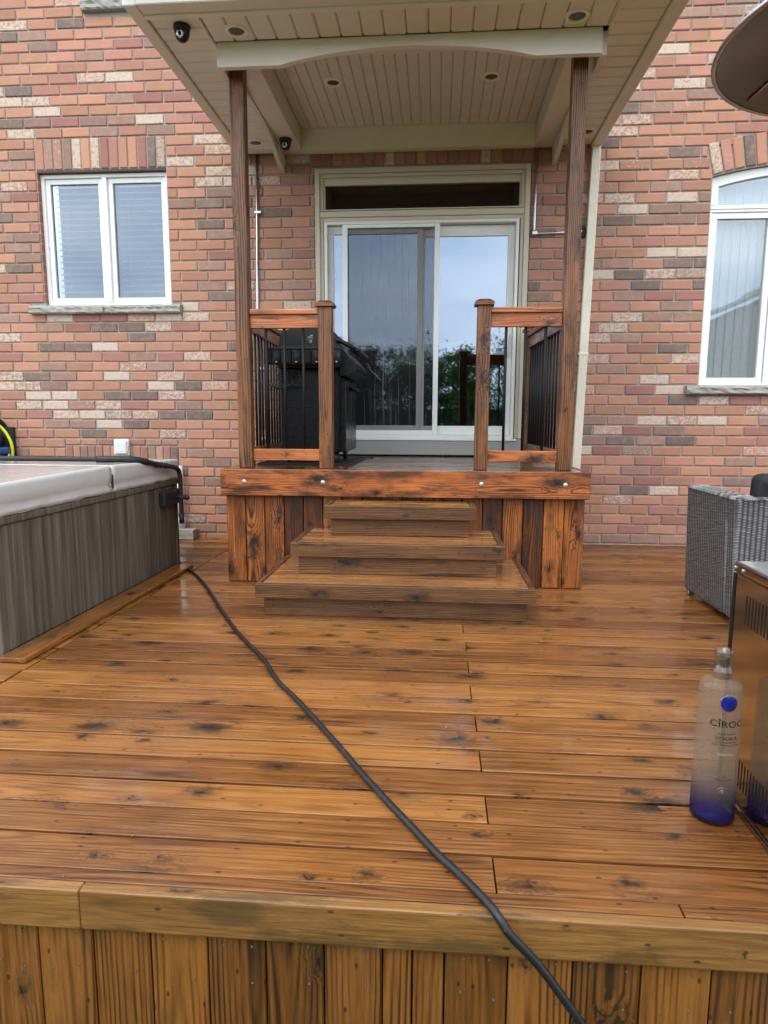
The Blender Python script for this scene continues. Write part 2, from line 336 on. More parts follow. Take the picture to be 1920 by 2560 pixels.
t = NT('lawn'); pos = t.n('ShaderNodeNewGeometry').outputs['Position']
M['lawn'] = t.done(t.pbr(t.mix(t.noise(pos, 2.5, 5), (.04, .062, .022), (.075, .10, .040)), .9, 0, t.bump(t.noise(pos, 40, 4), .8, .05), .2))
def leafm(name, c1, c2):
    t = NT(name); rnd = t.n('ShaderNodeNewGeometry').outputs['Random Per Island']
    d = t.pbr(t.mix(rnd, c1, c2), .55, 0, None, .3)
    tl = t.n('ShaderNodeBsdfTranslucent'); t.L(t.mix(rnd, c1, c2), tl.inputs[0])
    s = t.n('ShaderNodeMixShader'); s.inputs[0].default_value = .3; t.L(d, s.inputs[1]); t.L(tl.outputs[0], s.inputs[2]); return t.done(s.outputs[0])
M['leaf'] = leafm('tree_leaves', (.045, .10, .02), (.12, .20, .045))
M['grass'] = leafm('grass_blades', (.04, .09, .014), (.10, .17, .03))

# ------------------------------------------------------------------ geometry helpers
def tag(o, label=None, cat=None, group=None, kind=None):
    if label: o['label'] = label
    if cat: o['category'] = cat
    if group: o['group'] = group
    if kind: o['kind'] = kind
    return o
def empty(name, loc=(0, 0, 0), label=None, cat=None, group=None):
    o = bpy.data.objects.new(name, None); col.objects.link(o); o.location = loc; o.empty_display_size = .1
    return tag(o, label, cat, group)
def link(name, me, parent=None, mat=None):
    if mat is not None: me.materials.clear(); me.materials.append(mat)
    o = bpy.data.objects.new(name, me); col.objects.link(o)
    if parent is not None:
        o.parent = parent
        o.matrix_parent_inverse = parent.matrix_basis.inverted()   # parts keep world coordinates
    return o
def from_bm(name, bm, parent=None, mat=None, smooth=False, loc=None, recenter=True):
    if recenter and loc is None and len(bm.verts):
        xs = [v.co.x for v in bm.verts]; ys = [v.co.y for v in bm.verts]; zs = [v.co.z for v in bm.verts]
        loc = Vector(((min(xs)+max(xs))/2, (min(ys)+max(ys))/2, (min(zs)+max(zs))/2))
        bmesh.ops.translate(bm, verts=bm.verts, vec=-loc)
    bmesh.ops.recalc_face_normals(bm, faces=bm.faces)
    me = bpy.data.meshes.new(name); bm.to_mesh(me); bm.free()
    if smooth:
        for p in me.polygons: p.use_smooth = True
    o = link(name, me, parent, mat)
    if loc is not None: o.location = loc
    return o
def bmbox(bm, x0, x1, y0, y1, z0, z1, bev=0, seg=1):
    r = bmesh.ops.create_cube(bm, size=1)
    for v in r['verts']:
        v.co = Vector((x0+(v.co.x+.5)*(x1-x0), y0+(v.co.y+.5)*(y1-y0), z0+(v.co.z+.5)*(z1-z0)))
    if bev:
        es = list({e for v in r['verts'] for e in v.link_edges})
        bmesh.ops.bevel(bm, geom=es, offset=bev, segments=seg, affect='EDGES', profile=.5)
def box(name, parent, x0, x1, y0, y1, z0, z1, mat, bev=.003, seg=1):
    bm = bmesh.new(); bmbox(bm, x0, x1, y0, y1, z0, z1, bev, seg)
    return from_bm(name, bm, parent, mat)
def set_grain(me, axis, wax=None):
    """gc attribute from local coordinates: longest axis is the grain"""
    n = len(me.vertices); co = [0]*(3*n); me.vertices.foreach_get('co', co)
    mn = [min(co[i::3]) for i in range(3)]; mxx = [max(co[i::3]) for i in range(3)]
    ext = [mxx[i]-mn[i] for i in range(3)]
    order = sorted(range(3), key=lambda i: -ext[i])
    if axis is not None: order.remove(axis); order.insert(0, axis)
    g = me.attributes.new('gc', 'FLOAT_VECTOR', 'POINT'); s = me.attributes.new('gs', 'FLOAT_VECTOR', 'POINT')
    out = [0]*(3*n)
    for i in range(n):
        out[3*i] = co[3*i+order[0]]; out[3*i+1] = co[3*i+order[1]]; out[3*i+2] = co[3*i+order[2]]
    g.data.foreach_set('vector', out)
    sd = [random.random() for _ in range(3)]; s.data.foreach_set('vector', sd*n)
def board(name, parent, x0, x1, y0, y1, z0, z1, mat, bev=.004, seg=1, axis=None):
    bm = bmesh.new(); bmbox(bm, x0, x1, y0, y1, z0, z1, bev, seg)
    o = from_bm(name, bm, parent, WD[mat]); set_grain(o.data, axis); return o
def prism(bm, pts, a0, a1, plane='xz'):
    """polygon extruded: plane xz -> along y, yz -> along x, xy -> along z"""
    def P(p, q):
        return {'xz': (p[0], q, p[1]), 'yz': (q, p[0], p[1]), 'xy': (p[0], p[1], q)}[plane]
    A = [bm.verts.new(P(p, a0)) for p in pts]; B = [bm.verts.new(P(p, a1)) for p in pts]
    bm.faces.new(A); bm.faces.new(B[::-1]); n = len(pts)
    for i in range(n): bm.faces.new((A[i], B[i], B[(i+1) % n], A[(i+1) % n]))
def tube(bm, pts, rad, seg=10, closed=False, cap=True):
    pts = [Vector(p) for p in pts]; n = len(pts); rings = []
    up = Vector((0, 0, 1))
    for i, p in enumerate(pts):
        d = (pts[min(i+1, n-1)]-pts[max(i-1, 0)]) if not closed else (pts[(i+1) % n]-pts[i-1])
        d.normalize(); s = d.cross(up)
        if s.length < .05: s = d.cross(Vector((0, 1, 0)))
        s.normalize(); q = d.cross(s); r = rad[i] if isinstance(rad, (list, tuple)) else rad
        rings.append([bm.verts.new(p + s*math.cos(2*math.pi*k/seg)*r + q*math.sin(2*math.pi*k/seg)*r) for k in range(seg)])
    for i in range(n if closed else n-1):
        A, B = rings[i], rings[(i+1) % n]
        for k in range(seg): bm.faces.new((A[k], A[(k+1) % seg], B[(k+1) % seg], B[k]))
    if cap and not closed: bm.faces.new(rings[0]); bm.faces.new(rings[-1][::-1])
def smooth_path(pts, sub=6):
    pts = [Vector(p) for p in pts]; out = []
    for i in range(len(pts)-1):
        p0, p1, p2, p3 = pts[max(i-1, 0)], pts[i], pts[i+1], pts[min(i+2, len(pts)-1)]
        for k in range(sub):
            t = k/sub
            out.append(.5*((2*p1)+(p2-p0)*t+(2*p0-5*p1+4*p2-p3)*t*t+(3*p1-p0-3*p2+p3)*t**3))
    out.append(pts[-1]); return out
def lathe(bm, prof, cx, cy, seg=32, cap0=True, cap1=True, sq=1.0):
    rings = []
    for r, z in prof: rings.append([bm.verts.new((cx+r*math.cos(2*math.pi*k/seg), cy+sq*r*math.sin(2*math.pi*k/seg), z)) for k in range(seg)])
    for A, B in zip(rings, rings[1:]):
        for k in range(seg): bm.faces.new((A[k], A[(k+1) % seg], B[(k+1) % seg], B[k]))
    if cap0: bm.faces.new(rings[0][::-1])
    if cap1: bm.faces.new(rings[-1])
def tubeo(name, parent, pts, rad, mat, seg=10, sub=0, closed=False):
    bm = bmesh.new(); tube(bm, smooth_path(pts, sub) if sub else pts, rad, seg, closed); return from_bm(name, bm, parent, mat, True)
def latheo(name, parent, prof, cx, cy, mat, seg=32, **k):
    bm = bmesh.new(); lathe(bm, prof, cx, cy, seg, **k); return from_bm(name, bm, parent, mat, True)

# ------------------------------------------------------------------ ground
W = 6.216       # plane of the brick face
GZ = -.42
bm = bmesh.new(); bmesh.ops.create_grid(bm, x_segments=40, y_segments=40, size=90)
o = from_bm('ground', bm, None, M['lawn'], loc=Vector((0, 0, GZ))); o['kind'] = 'structure'
# blades of grass along the front of the deck
bm = bmesh.new()
for i in range(1800):
    x = random.uniform(-3, 2.4); y = 1.40-abs(random.gauss(0, .2)); hgt = random.uniform(.03, .085)
    a = random.uniform(0, 6.28); dx, dy = math.cos(a)*.004, math.sin(a)*.004; lx, ly = random.uniform(-.03, .03), random.uniform(-.03, .03)
    bm.faces.new([bm.verts.new(p) for p in ((x-dx, y-dy, GZ-.005), (x+dx, y+dy, GZ-.005), (x+lx, y+ly, GZ+hgt))])
me = bpy.data.meshes.new('grass'); bm.to_mesh(me); bm.free()
o = link('grass', me, None, M['grass']); tag(o, 'short green grass along the foot of the deck skirt', 'grass', kind='stuff')

# ------------------------------------------------------------------ brick house
house = empty('brick_house', (0, W, 0), 'red brick house wall with pale and brown bricks mixed in', 'house')
ZT = 5.75; XL, XR = -6.0, 5.2
LW = (-3.715, -2.487, 2.195, 3.40)     # left window opening
DO = (-1.121, .781, .60, 3.352)        # patio door opening
RWX0, RWX1, RWZ0, RWZE = 2.318, 3.92, 1.455, 3.215
UW = (-3.08, -1.95, 4.80, ZT+.2)   # upper window
ARC_C, ARC_R, ARC_H = (RWX0+RWX1)/2, 3.25, .262
ARC_Z = RWZE - math.sqrt(ARC_R**2-((RWX1-RWX0)/2)**2)
def arc_z(x, rad): return ARC_Z + math.sqrt(max(0, rad*rad-(x-ARC_C)**2))
# mortar backing in strips round the openings (recessed behind the brick faces)
def wall_mesh():
    bm = bmesh.new(); y0, y1 = W+.0115, W+.10
    def B(x0, x1, z0, z1): bmbox(bm, x0, x1, y0, y1, z0, z1)
    B(XL, LW[0], -.45, ZT); B(LW[0], LW[1], -.45, LW[2]-.001); B(LW[0], LW[1], LW[3], 4.80)
    B(LW[0], UW[0], 4.80, ZT)
    B(LW[1], UW[1], -.45, 4.80); B(UW[1], DO[0], -.45, ZT); B(DO[0], DO[1], -.45, DO[2]); B(DO[0], DO[1], DO[3], ZT)
    B(DO[1], RWX0, -.45, ZT); B(RWX0, RWX1, -.45, RWZ0); B(RWX1, XR, -.45, ZT)
    n = 16
    for i in range(n):
        x0 = RWX0+(RWX1-RWX0)*i/n; x1 = RWX0+(RWX1-RWX0)*(i+1)/n
        A = [(x0, arc_z(x0, ARC_R)), (x1, arc_z(x1, ARC_R)), (x1, ZT), (x0, ZT)]
        prism(bm, A, y0, y1)
    return bm
wall = from_bm('wall', wall_mesh(), house, M['mortar'])

KIND = {  # base colour, pale amount, dark amount
 'o': ((.468, .234, .157), 0, 0), 'r': ((.385, .180, .140), 0, .05), 'd': ((.30, .195, .155), 0, .75), 'b': ((.40, .235, .175), 0, .36),
 'p': ((.46, .25, .185), .58, 0), 'h': ((.46, .24, .17), .34, 0), 'g': ((.39, .255, .195), .45, .28)}
PX, CZ, JT = .2645, .0907, .0125
ZL, ZR = .045, .010
def phase(left, k): return ((-3.972 if k % 2 == 0 else -3.807) if left else (1.53 if k % 2 == 0 else 1.412))
# kinds read off the photograph: rows from the top, bricks from the left
LROWS = {k: s for k, s in zip(range(22, 8, -1), ['borprpppo'.replace('orp', 'opr') , 'oobrddpp', 'poooodhp', 'ooddpoop', 'rooorbro', 'ooboopbp', 'pdbopopo', 'ppbooopp', 'oppoddpo', 'rpphproo', 'orppgpdo', 'oobbpdob', 'ooodoopo', 'oohoooood'])}
LTOP = {k: s for k, s in zip(range(51, 39, -1), ['ooooo', 'ppodo', 'rdboo', 'boboor', 'oooobo', 'ooooooo', 'ooooppo', 'pdoooooo', 'oppoobroo', 'oopooooo', 'pdbrbbpo', 'opoobobo'])}
LMID = {k: s for k, s in zip(range(39, 22, -1), ['op', 'opp', 'poo', 'opp', 'opp', 'obo', 'bdd', 'orb', 'odo', 'obo', 'ooo', 'orr', 'obo', 'oob', 'obp', 'odo', 'poo'])}
RROWS = {k: s for k, s in zip(range(40, -1, -1), ['opooo', 'bpooo', 'doooo', 'oohdo', 'phoh', 'ooopo', 'hobo', 'ppopb', 'opbb', 'ddbbr', 'booo', 'ooroh', 'oopp', 'bbodd', 'pdpg', 'oodod', 'obrr', 'ooobo', 'opbb', 'opooo', 'pboo', 'oordo', 'phop', 'bboor', 'ooph', 'phrp',
          'oordpr', 'oooooo', 'bbpppo', 'dprboo', 'bdbdoo', 'prgooo', 'ooroobo', 'robrooo', 'rrroodo', 'dodpooo', 'opoooo', 'ooorbo', 'ooorooo', 'horoo', 'bbbbbb'])}
rk = random.Random(3)
def kind_at(xc, zc, left, k):
    s = None
    if left:
        if xc < -2.45 and k in LROWS: s, x0 = LROWS[k], -4.30
        elif xc < -2.45 and k in LTOP: s, x0 = LTOP[k], -4.30
        elif -2.49 < xc < -1.5 and k in LMID: s, x0 = LMID[k], -2.49
    else:
        if k in RROWS and xc > 1.15: s, x0 = RROWS[k], (1.15 if k % 2 else 1.265)
    if s:
        i = int((xc-x0)//PX)
        if 0 <= i < len(s): return s[i]
    return rk.choices('ordbphg', (54, 9, 8, 11, 11, 5, 2))[0]
def brick_geo(bm, cs, la, lb, kind, y0=None, depth=.055):
    """one brick: quad outline cs (4 xz points, ccw) with slightly uneven chamfered face"""
    y0 = W + random.uniform(-.0032, .0015) if y0 is None else y0
    cx = sum(p[0] for p in cs)/4; cz = sum(p[1] for p in cs)/4; ch = .0058
    def ins(p, d): 
        return (p[0]+math.copysign(d, cx-p[0]), p[1]+math.copysign(d, cz-p[1]))
    f = []; m_ = []; b_ = []
    for p in cs:
        j = random.uniform(.5, 1.6)*ch; q = ins(p, j); e = ins(p, random.uniform(0, .0012))
        f.append(bm.verts.new((q[0], y0, q[1]))); m_.append(bm.verts.new((e[0], y0+ch*.9, e[1]))); b_.append(bm.verts.new((p[0], y0+depth, p[1])))
    fs = [bm.faces.new(f)]
    for i in range(4):
        j = (i+1) % 4
        fs.append(bm.faces.new((f[i], f[j], m_[j], m_[i]))); fs.append(bm.faces.new((m_[i], m_[j], b_[j], b_[i])))
    base, pale, dark = KIND[kind]; v = random.uniform(.86, 1.14); hs = random.uniform(-.035, .035)
    colr = (base[0]*v, base[1]*v*(1+hs), base[2]*v*(1-hs), 1)
    fx = (pale*random.uniform(.8, 1.25) if pale else 0, min(1, dark*random.uniform(.7, 1.1)), random.random())
    for fc in fs:
        fc[la] = colr; fc[lb] = fx
def new_brick_bm():
    bm = bmesh.new(); return bm, bm.faces.layers.float_color.new('bcol'), bm.faces.layers.float_vector.new('bfx')
# collect all brick outlines first
PATCH = (-3.60, -2.47, .589, .952)      # bricked-up basement window behind the hot tub
bricks = []
def add_course(left, k, z0, z1, xa, xb):
    zc = (z0+z1)/2
    spans = [(xa, xb)]
    def cut(a, b):
        nonlocal spans
        out = []
        for s, e in spans:
            if b <= s or a >= e: out.append((s, e)); continue
            if a > s: out.append((s, a))
            if b < e: out.append((b, e))
        spans = out
    if left:
        if LW[2]-.08 < zc < LW[2]+.005: cut(-3.85, -2.38)
        if LW[2] < zc < LW[3]: cut(LW[0], LW[1])
        if LW[3] < zc < LW[3]+3*CZ-.02: cut(LW[0]-.005, LW[1]+.005)
        if PATCH[2] < zc < PATCH[3]: cut(PATCH[0], PATCH[1])
        if 4.70 < zc < 4.80: cut(-3.185, -1.85)
        if zc > 4.80: cut(UW[0], UW[1])
    if DO[2] < zc < DO[3]: cut(DO[0], DO[1])
    if DO[3] < zc < DO[3]+.27: cut(DO[0]-.03, DO[1]+.03)
    if not left:
        if RWZ0-.085 < zc < RWZ0: cut(2.20, RWX1+.12)
        if RWZ0 <= zc < RWZE: cut(RWX0, RWX1)
        elif zc >= RWZE and zc < arc_z(ARC_C, ARC_R+ARC_H)+.05:
            # wedge end of the arch: left boundary moves along the springer, then along the extrados
            if zc < RWZE+.24: xe = RWX0 - (zc-RWZE)*.27
            else:
                d = (ARC_R+ARC_H+.004)**2-(z1-.02-ARC_Z)**2
                xe = ARC_C-math.sqrt(d) if d > 0 else None
            if xe is not None: cut(xe, 2*ARC_C-xe)
    ph = phase(left, k)
    for s, e in spans:
        n = math.floor((s-ph)/PX)
        x = ph+n*PX
        while x < e:
            a, b = max(x, s), min(x+PX, e)
            if b-a > .03:
                j = JT/2
                jx = random.uniform(-.002, .002); jz = random.uniform(-.0015, .0015)
                bricks.append(([(a+j+jx, z0+j+jz), (b-j+jx, z0+j+jz+random.uniform(-.001, .001)), (b-j+jx, z1-j+jz), (a+j+jx, z1-j+jz)], kind_at((a+b)/2, zc, left, k)))
            x += PX
for left in (True, False):
    zz = ZL if left else ZR
    k = -2
    while zz+k*CZ < ZT:
        z0 = zz+k*CZ; z1 = z0+CZ
        if z1 > -.06: add_course(left, k, max(z0, -.12), z1, XL if left else -.105, -.095 if left else XR)
        k += 1
def soldiers(x0, x1, z0, z1, n, kinds):
    w = (x1-x0)/n
    for i in range(n):
        a, b = x0+i*w, x0+(i+1)*w; j = JT/2
        bricks.append(([(a+j, z0+j), (b-j, z0+j), (b-j, z1-j), (a+j, z1-j)], kinds[i % len(kinds)]))
soldiers(LW[0]-.005, LW[1]+.005, LW[3], LW[3]+3*CZ, 14, 'obhbpoprroordg')
soldiers(DO[0]-.03, DO[1]+.03, DO[3]+.012, DO[3]+.27, 21, 'rrhrrbrprrorrbrrphrrr')
soldiers(PATCH[0], PATCH[1], PATCH[2], .885, 15, 'robrrooroorbord')
a = PATCH[0]
for i, kd in enumerate('horrrbo'):
    w_ = (PATCH[1]-PATCH[0])/7; j = JT/2
    bricks.append(([(a+j, .885+j), (a+w_-j, .885+j), (a+w_-j, .952-j), (a+j, .952-j)], kd)); a += w_
# arch voussoirs
na = 18; th = math.asin((RWX1-RWX0)/2/ARC_R)
for i in range(na):
    t0, t1 = -th+2*th*i/na, -th+2*th*(i+1)/na
    g0 = JT/2/ARC_R
    def pp(tt, r): return (ARC_C+r*math.sin(tt), ARC_Z+r*math.cos(tt))
    bricks.append(([pp(t0+g0, ARC_R+.012), pp(t1-g0, ARC_R+.012), pp(t1-g0, ARC_R+ARC_H), pp(t0+g0, ARC_R+ARC_H)], 'phodoroopbohrdoopo'[i], W-.0055))
# the 300 that show largest become parts, the rest one 'stuff' part
def proj(p):
    d = Vector(p)-Vector((0, 0, H)); zc = d.dot(fwd)
    return (d.dot(r2)/zc*F+960, d.dot(d2)/zc*F+1280)
HID = [(560, 320, 1330, 1480), (480, 0, 1600, 330), (0, 1130, 450, 1600), (1720, 1215, 1920, 1600), (1770, 0, 1920, 260)]
score = []
for i, (cs, kd, *_) in enumerate(bricks):
    pc = proj((sum(p[0] for p in cs)/4, W, sum(p[1] for p in cs)/4))
    a_, b_ = proj((cs[0][0], W, cs[0][1])), proj((cs[2][0], W, cs[2][1]))
    area = abs((a_[0]-b_[0])*(a_[1]-b_[1]))
    vis = 10 < pc[0] < 1910 and 10 < pc[1] < 2550 and not any(h[0] < pc[0] < h[2] and h[1] < pc[1] < h[3] for h in HID)
    score.append((area if vis else area*.01, i))
top = {i for _, i in sorted(score, reverse=True)[:300]}
restbm, la, lb = new_brick_bm()
for i, (cs, kd, *yy) in enumerate(bricks):
    yv = yy[0] if yy else None
    if i in top:
        bm, a2, b2 = new_brick_bm(); brick_geo(bm, cs, a2, b2, kd, yv); from_bm('brick', bm, wall, M['brick'])
    else: brick_geo(restbm, cs, la, lb, kd, yv)
o = from_bm('bricks', restbm, wall, M['brick']); o['kind'] = 'stuff'
# brick returns at the window jambs
for nm, x0, x1, z0, z1 in (('l', LW[0]-.002, LW[0]+.001, LW[2], LW[3]),):
    bm, a2, b2 = new_brick_bm(); k = 24
    while ZL+k*CZ < z1:
        zA, zB = max(ZL+k*CZ, z0)+JT/2, min(ZL+(k+1)*CZ, z1)-JT/2; k += 1
        if zB-zA < .02: continue
        bmbox(bm, x0-.02, x0+.004, W+.012, W+.075, zA, zB)
    for f in bm.faces: f[a2] = (.40*random.uniform(.8, 1.1), .14, .08, 1); f[b2] = (0, .15, .5)
    from_bm('jamb_brick', bm, wall, M['brick'])
# dark steel lintels
box('lintel', house, LW[0]-.01, LW[1]+.01, W+.012, W+.085, LW[3]-.016, LW[3]-.002, simple('lintel_paint', (.10, .06, .045), .7), 0)
# stone sills
def sill(x0, x1, z0, z1, n):
    bm = bmesh.new(); seg = 40
    for q in range(n):
        a, b = x0+(x1-x0)*q/n+.003, x0+(x1-x0)*(q+1)/n-.003
        m = seg//n; G = []
        for i in range(m+1):
            x = a+(b-a)*i/m; rr = lambda s: random.uniform(-s, s)
            yf = W-.055
            G.append([bm.verts.new(c) for c in ((x, W+.06, z1), (x, yf+.012, z1+rr(.002)), (x, yf+rr(.009), z1-.02+rr(.006)), (x, yf+.004+rr(.010), (z0+z1)/2+rr(.008)), (x, yf+rr(.006), z0+.012), (x, yf+.01, z0), (x, W+.06, z0))])
        for A, B in zip(G, G[1:]):
            for i in range(6): bm.faces.new((A[i], B[i], B[i+1], A[i+1]))
        bm.faces.new(G[0]); bm.faces.new(G[-1][::-1])
    return from_bm('window_sill', bm, house, M['stone'])
tag(sill(-3.85, -2.38, 2.118, 2.193, 2), 'rough grey stone sill in two lengths under the blind window')
sill(2.20, 4.04, 1.378, 1.452, 2); sill(-3.185, -1.85, 4.705, 4.795, 2)

# ---- left window (two sashes, horizontal blinds)
yw = W+.055
def rect_frame(name, parent, x0, x1, z0, z1, wd, y0, y1, mat, bev=.003):
    bm = bmesh.new(); e = .0006
    bmbox(bm, x0, x0+wd, y0, y1, z0, z1, bev); bmbox(bm, x1-wd, x1, y0, y1, z0, z1, bev)
    bmbox(bm, x0+wd-e, x1-wd+e, y0+.0012, y1-.0012, z0+.0006, z0+wd, bev*.6); bmbox(bm, x0+wd-e, x1-wd+e, y0+.0012, y1-.0012, z1-wd, z1-.0006, bev*.6)
    return from_bm(name, bm, parent, mat)
def pane(name, parent, x0, x1, z0, z1, y, mat):
    return box(name, parent, x0, x1, y, y+.006, z0, z1, mat, 0)
win = rect_frame('window', house, LW[0]+.004, LW[1]-.004, LW[2]+.003, LW[3]-.020, .032, yw, yw+.08, M['white']); tag(win, 'white double casement window with horizontal blinds')
xm = -3.10
box('mullion', win, xm-.024, xm+.024, yw-.006, yw+.078, LW[2]+.036, LW[3]-.053, M['white'], .004)
for s, (a, b) in enumerate(((LW[0]+.037, xm-.025), (xm+.025, LW[1]-.037))):
    rect_frame('sash', win, a, b, LW[2]+.036, LW[3]-.054, .045, yw+.022, yw+.07, M['white'])
    pane('pane', win, a+.045, b-.045, LW[2]+.081, LW[3]-.099, yw+.045, M['glass_win'])
    z = LW[2]+.085
    while z < LW[3]-.10:
        bm = bmesh.new(); prism(bm, [(yw+.100, z), (yw+.100, z+.005), (yw+.138, z+.024), (yw+.139, z+.020)], a+.05, b-.05, 'yz')
        from_bm('blind_slat', bm, win, M['slat']); z += .056
    for q in (.27, .9): tubeo('blind_cord', win, [(a+(b-a)*q, yw+.096, LW[2]+.09), (a+(b-a)*q, yw+.096, LW[3]-.10)], .0016, M['slat'], 5)
box('latch', win, LW[0]+.036, LW[0]+.046, yw+.01, yw+.022, 2.73, 2.79, M['white_p'], .003)
box('room_back', win, LW[0]-.05, LW[1]+.05, W+.45, W+.46, LW[2]-.1, LW[3]+.1, simple('room_shade', (.16, .17, .18), .8), 0)
# upper window, only its sill and foot show
uwin = rect_frame('window', house, UW[0]+.004, UW[1]-.004, 4.803, ZT+.19, .05, yw, yw+.08, M['white']); tag(uwin, 'white upstairs window frame above the stone sill')
pane('pane', uwin, UW[0]+.05, UW[1]-.05, 4.85, ZT+.14, yw+.04, M['glass_win'])
box('room_back', uwin, UW[0], UW[1], W+.30, W+.31, 4.75, ZT+.2, M['grey'], 0)

# ---- right window (arched head, vertical blinds)
yr = W+.045
def arch_frame(bm, wd, y0, y1, zb):
    """frame following the arch from transom level zb upward"""
    n = 24; pts_o = []; pts_i = []
    for i in range(n+1):
        x = RWX0+.004+(RWX1-RWX0-.008)*i/n
        pts_o.append((x, arc_z(x, ARC_R)-.006))
    for (x, z) in pts_o:
        xi = ARC_C+(x-ARC_C)*(1-wd/((RWX1-RWX0)/2)); pts_i.append((xi, z-wd))
    ring = [(pts_o[0][0], zb)]+pts_o+[(pts_o[-1][0], zb)]; inner = [(pts_i[0][0], zb)]+pts_i+[(pts_i[-1][0], zb)]
    for i in range(len(ring)-1):
        prism(bm, [ring[i], ring[i+1], inner[i+1], inner[i]], y0, y1)
bm = bmesh.new(); arch_frame(bm, .065, yr, yr+.08, 2.99)
bmbox(bm, RWX0+.004, RWX1-.004, yr+.001, yr+.08, 2.93, 2.989, .004)
bmbox(bm, RWX0+.004, RWX1-.004, yr-.006, yr+.02, 2.955, 2.975, .003)
bmbox(bm, RWX0+.004, RWX0+.03, yr+.001, yr+.08, RWZ0+.003, 2.929, .003); bmbox(bm, RWX1-.03, RWX1-.004, yr+.001, yr+.08, RWZ0+.003, 2.929, .003)
bmbox(bm, RWX0+.031, RWX1-.031, yr+.001, yr+.08, RWZ0+.003, RWZ0+.022, .003)
rwin = from_bm('window', bm, house, M['white']); tag(rwin, 'white arched window with vertical blinds and sky reflection')
xs_ = [RWX0+.031, 2.885, 3.355, RWX1-.031]
for a, b in zip(xs_, xs_[1:]):
    rect_frame('sash', rwin, a+.001, b-.012, RWZ0+.023, 2.928, .048, yr+.01, yr+.06, M['white'])
    pane('pane', rwin, a+.049, b-.06, RWZ0+.071, 2.88, yr+.035, M['glass_winr'])
bm = bmesh.new(); n = 24; xsx = [RWX0+.06+(RWX1-RWX0-.12)*i/n for i in range(n+1)]
prism(bm, [(xsx[0], 2.985)]+[(x, arc_z(x, ARC_R)-.06) for x in xsx]+[(xsx[-1], 2.985)], yr+.035, yr+.041); from_bm('arch_pane', bm, rwin, M['glass_winr'])
x = RWX0+.03
while x < RWX1-.03:
    bm = bmesh.new(); sk = .016
    prism(bm, [(x, yr+.13), (x+.002, yr+.128), (x+.084, yr+.128+sk), (x+.084, yr+.130+sk)], RWZ0+.05, 2.93, 'xy'); from_bm('blind_vane', bm, rwin, M['vane']); 
    bm = bmesh.new(); prism(bm, [(x, yr+.13), (x+.002, yr+.128), (x+.084, yr+.128+sk), (x+.084, yr+.130+sk)], 2.98, 3.28, 'xy'); from_bm('blind_vane', bm, rwin, M['vane']); x += .077
box('room_back', rwin, RWX0-.05, RWX1+.05, W+.40, W+.41, RWZ0-.1, 3.35, M['grey'], 0)

# ---- patio door with transom
yc = W-.012
bm = bmesh.new()
def U(x0, x1, z1, z0, wd, y0, y1, bev=.003):
    bmbox(bm, x0, x0+wd, y0, y1, z0, z1, bev); bmbox(bm, x1-wd, x1, y0, y1, z0, z1, bev); bmbox(bm, x0+wd-.0005, x1-wd+.0005, y0+.001, y1, z1-wd, z1-.0005, bev)
U(DO[0]+.002, DO[1]-.002, DO[3]-.003, .975, .042, yc-.006, W+.07); 
door = from_bm('patio_door', bm, house, M['casing']); tag(door, 'tan cased sliding patio door with dark transom light above')
bm = bmesh.new(); U(DO[0]+.0445, DO[1]-.0445, DO[3]-.0455, .975, .030, yc+.012, W+.07); from_bm('casing', bm, door, M['casing'])
bm = bmesh.new(); U(DO[0]+.058+.017, DO[1]-.058-.017, DO[3]-.076, 3.001, .014, yc+.024, W+.07); from_bm('transom_stop', bm, door, M['casing'])
box('transom_rail', door, DO[0]+.0445, DO[1]-.0445, yc+.000, W+.065, 2.937, 2.990, M['casing'], .004)
box('transom_ledge', door, DO[0]+.03, DO[1]-.03, yc-.012, yc+.05, 2.991, 3.000, M['casing'], .002)
box('transom_rail', door, DO[0]+.075, DO[1]-.075, yc+.012, W+.065, 2.903, 2.9365, M['casing'], .004)
pane('transom_pane', door, DO[0]+.088, DO[1]-.088, 3.003, 3.212, W+.045, M['glass_dark'])
box('transom_top', door, DO[0]+.088, DO[1]-.088, W+.012, W+.064, 3.2125, 3.262, M['casing'], .002)
DX0, DX1, DZ0, DZ1 = -1.040, .696, .972, 2.902
bm = bmesh.new(); U(DX0, DX1, DZ1, DZ0, .027, yc+.004, W+.068); bmbox(bm, DX0+.027, DX1-.027, yc+.005, W+.068, DZ0, DZ0+.03, .003)
from_bm('door_frame', bm, door, M['offwhite'])
# two glazed panels and the sliding screen in front of the left one
def panel(nm, x0, x1, z0, z1, wd, bot, top_, y0, mat, g):
    bm = bmesh.new(); e = .0005
    bmbox(bm, x0, x0+wd, y0, y0+.03, z0, z1, .003); bmbox(bm, x1-wd, x1, y0, y0+.03, z0, z1, .003)
    bmbox(bm, x0+wd-e, x1-wd+e, y0+.001, y0+.03, z0+e, z0+bot, .003); bmbox(bm, x0+wd-e, x1-wd+e, y0+.001, y0+.03, z1-top_, z1-e, .003)
    p = from_bm(nm, bm, door, mat); box('pane', p, x0+wd, x1-wd, y0+.014, y0+.02, z0+bot, z1-top_, g, 0); return p
panel('glazed_panel', -1.012, -.148, 1.003, 2.872, .052, .088, .072, W+.034, M['greyline'], M['glass_wet'])
panel('glazed_panel', -.19, .668, 1.003, 2.872, .058, .085, .095, W+.002+.0665-.064, M['offwhite'], M['glass']) if False else panel('glazed_panel', -.19, .668, 1.003, 2.872, .060, .085, .095, W+.0665, M['offwhite'], M['glass'])
scr = panel('screen_panel', -.876, 0.0, 1.003, 2.879, .046, .042, .033, W+.000, M['white'], M['screen'])
box('door_handle', door, .612, .636, W+.03, W+.062, 1.72, 1.92, M['white_p'], .006)
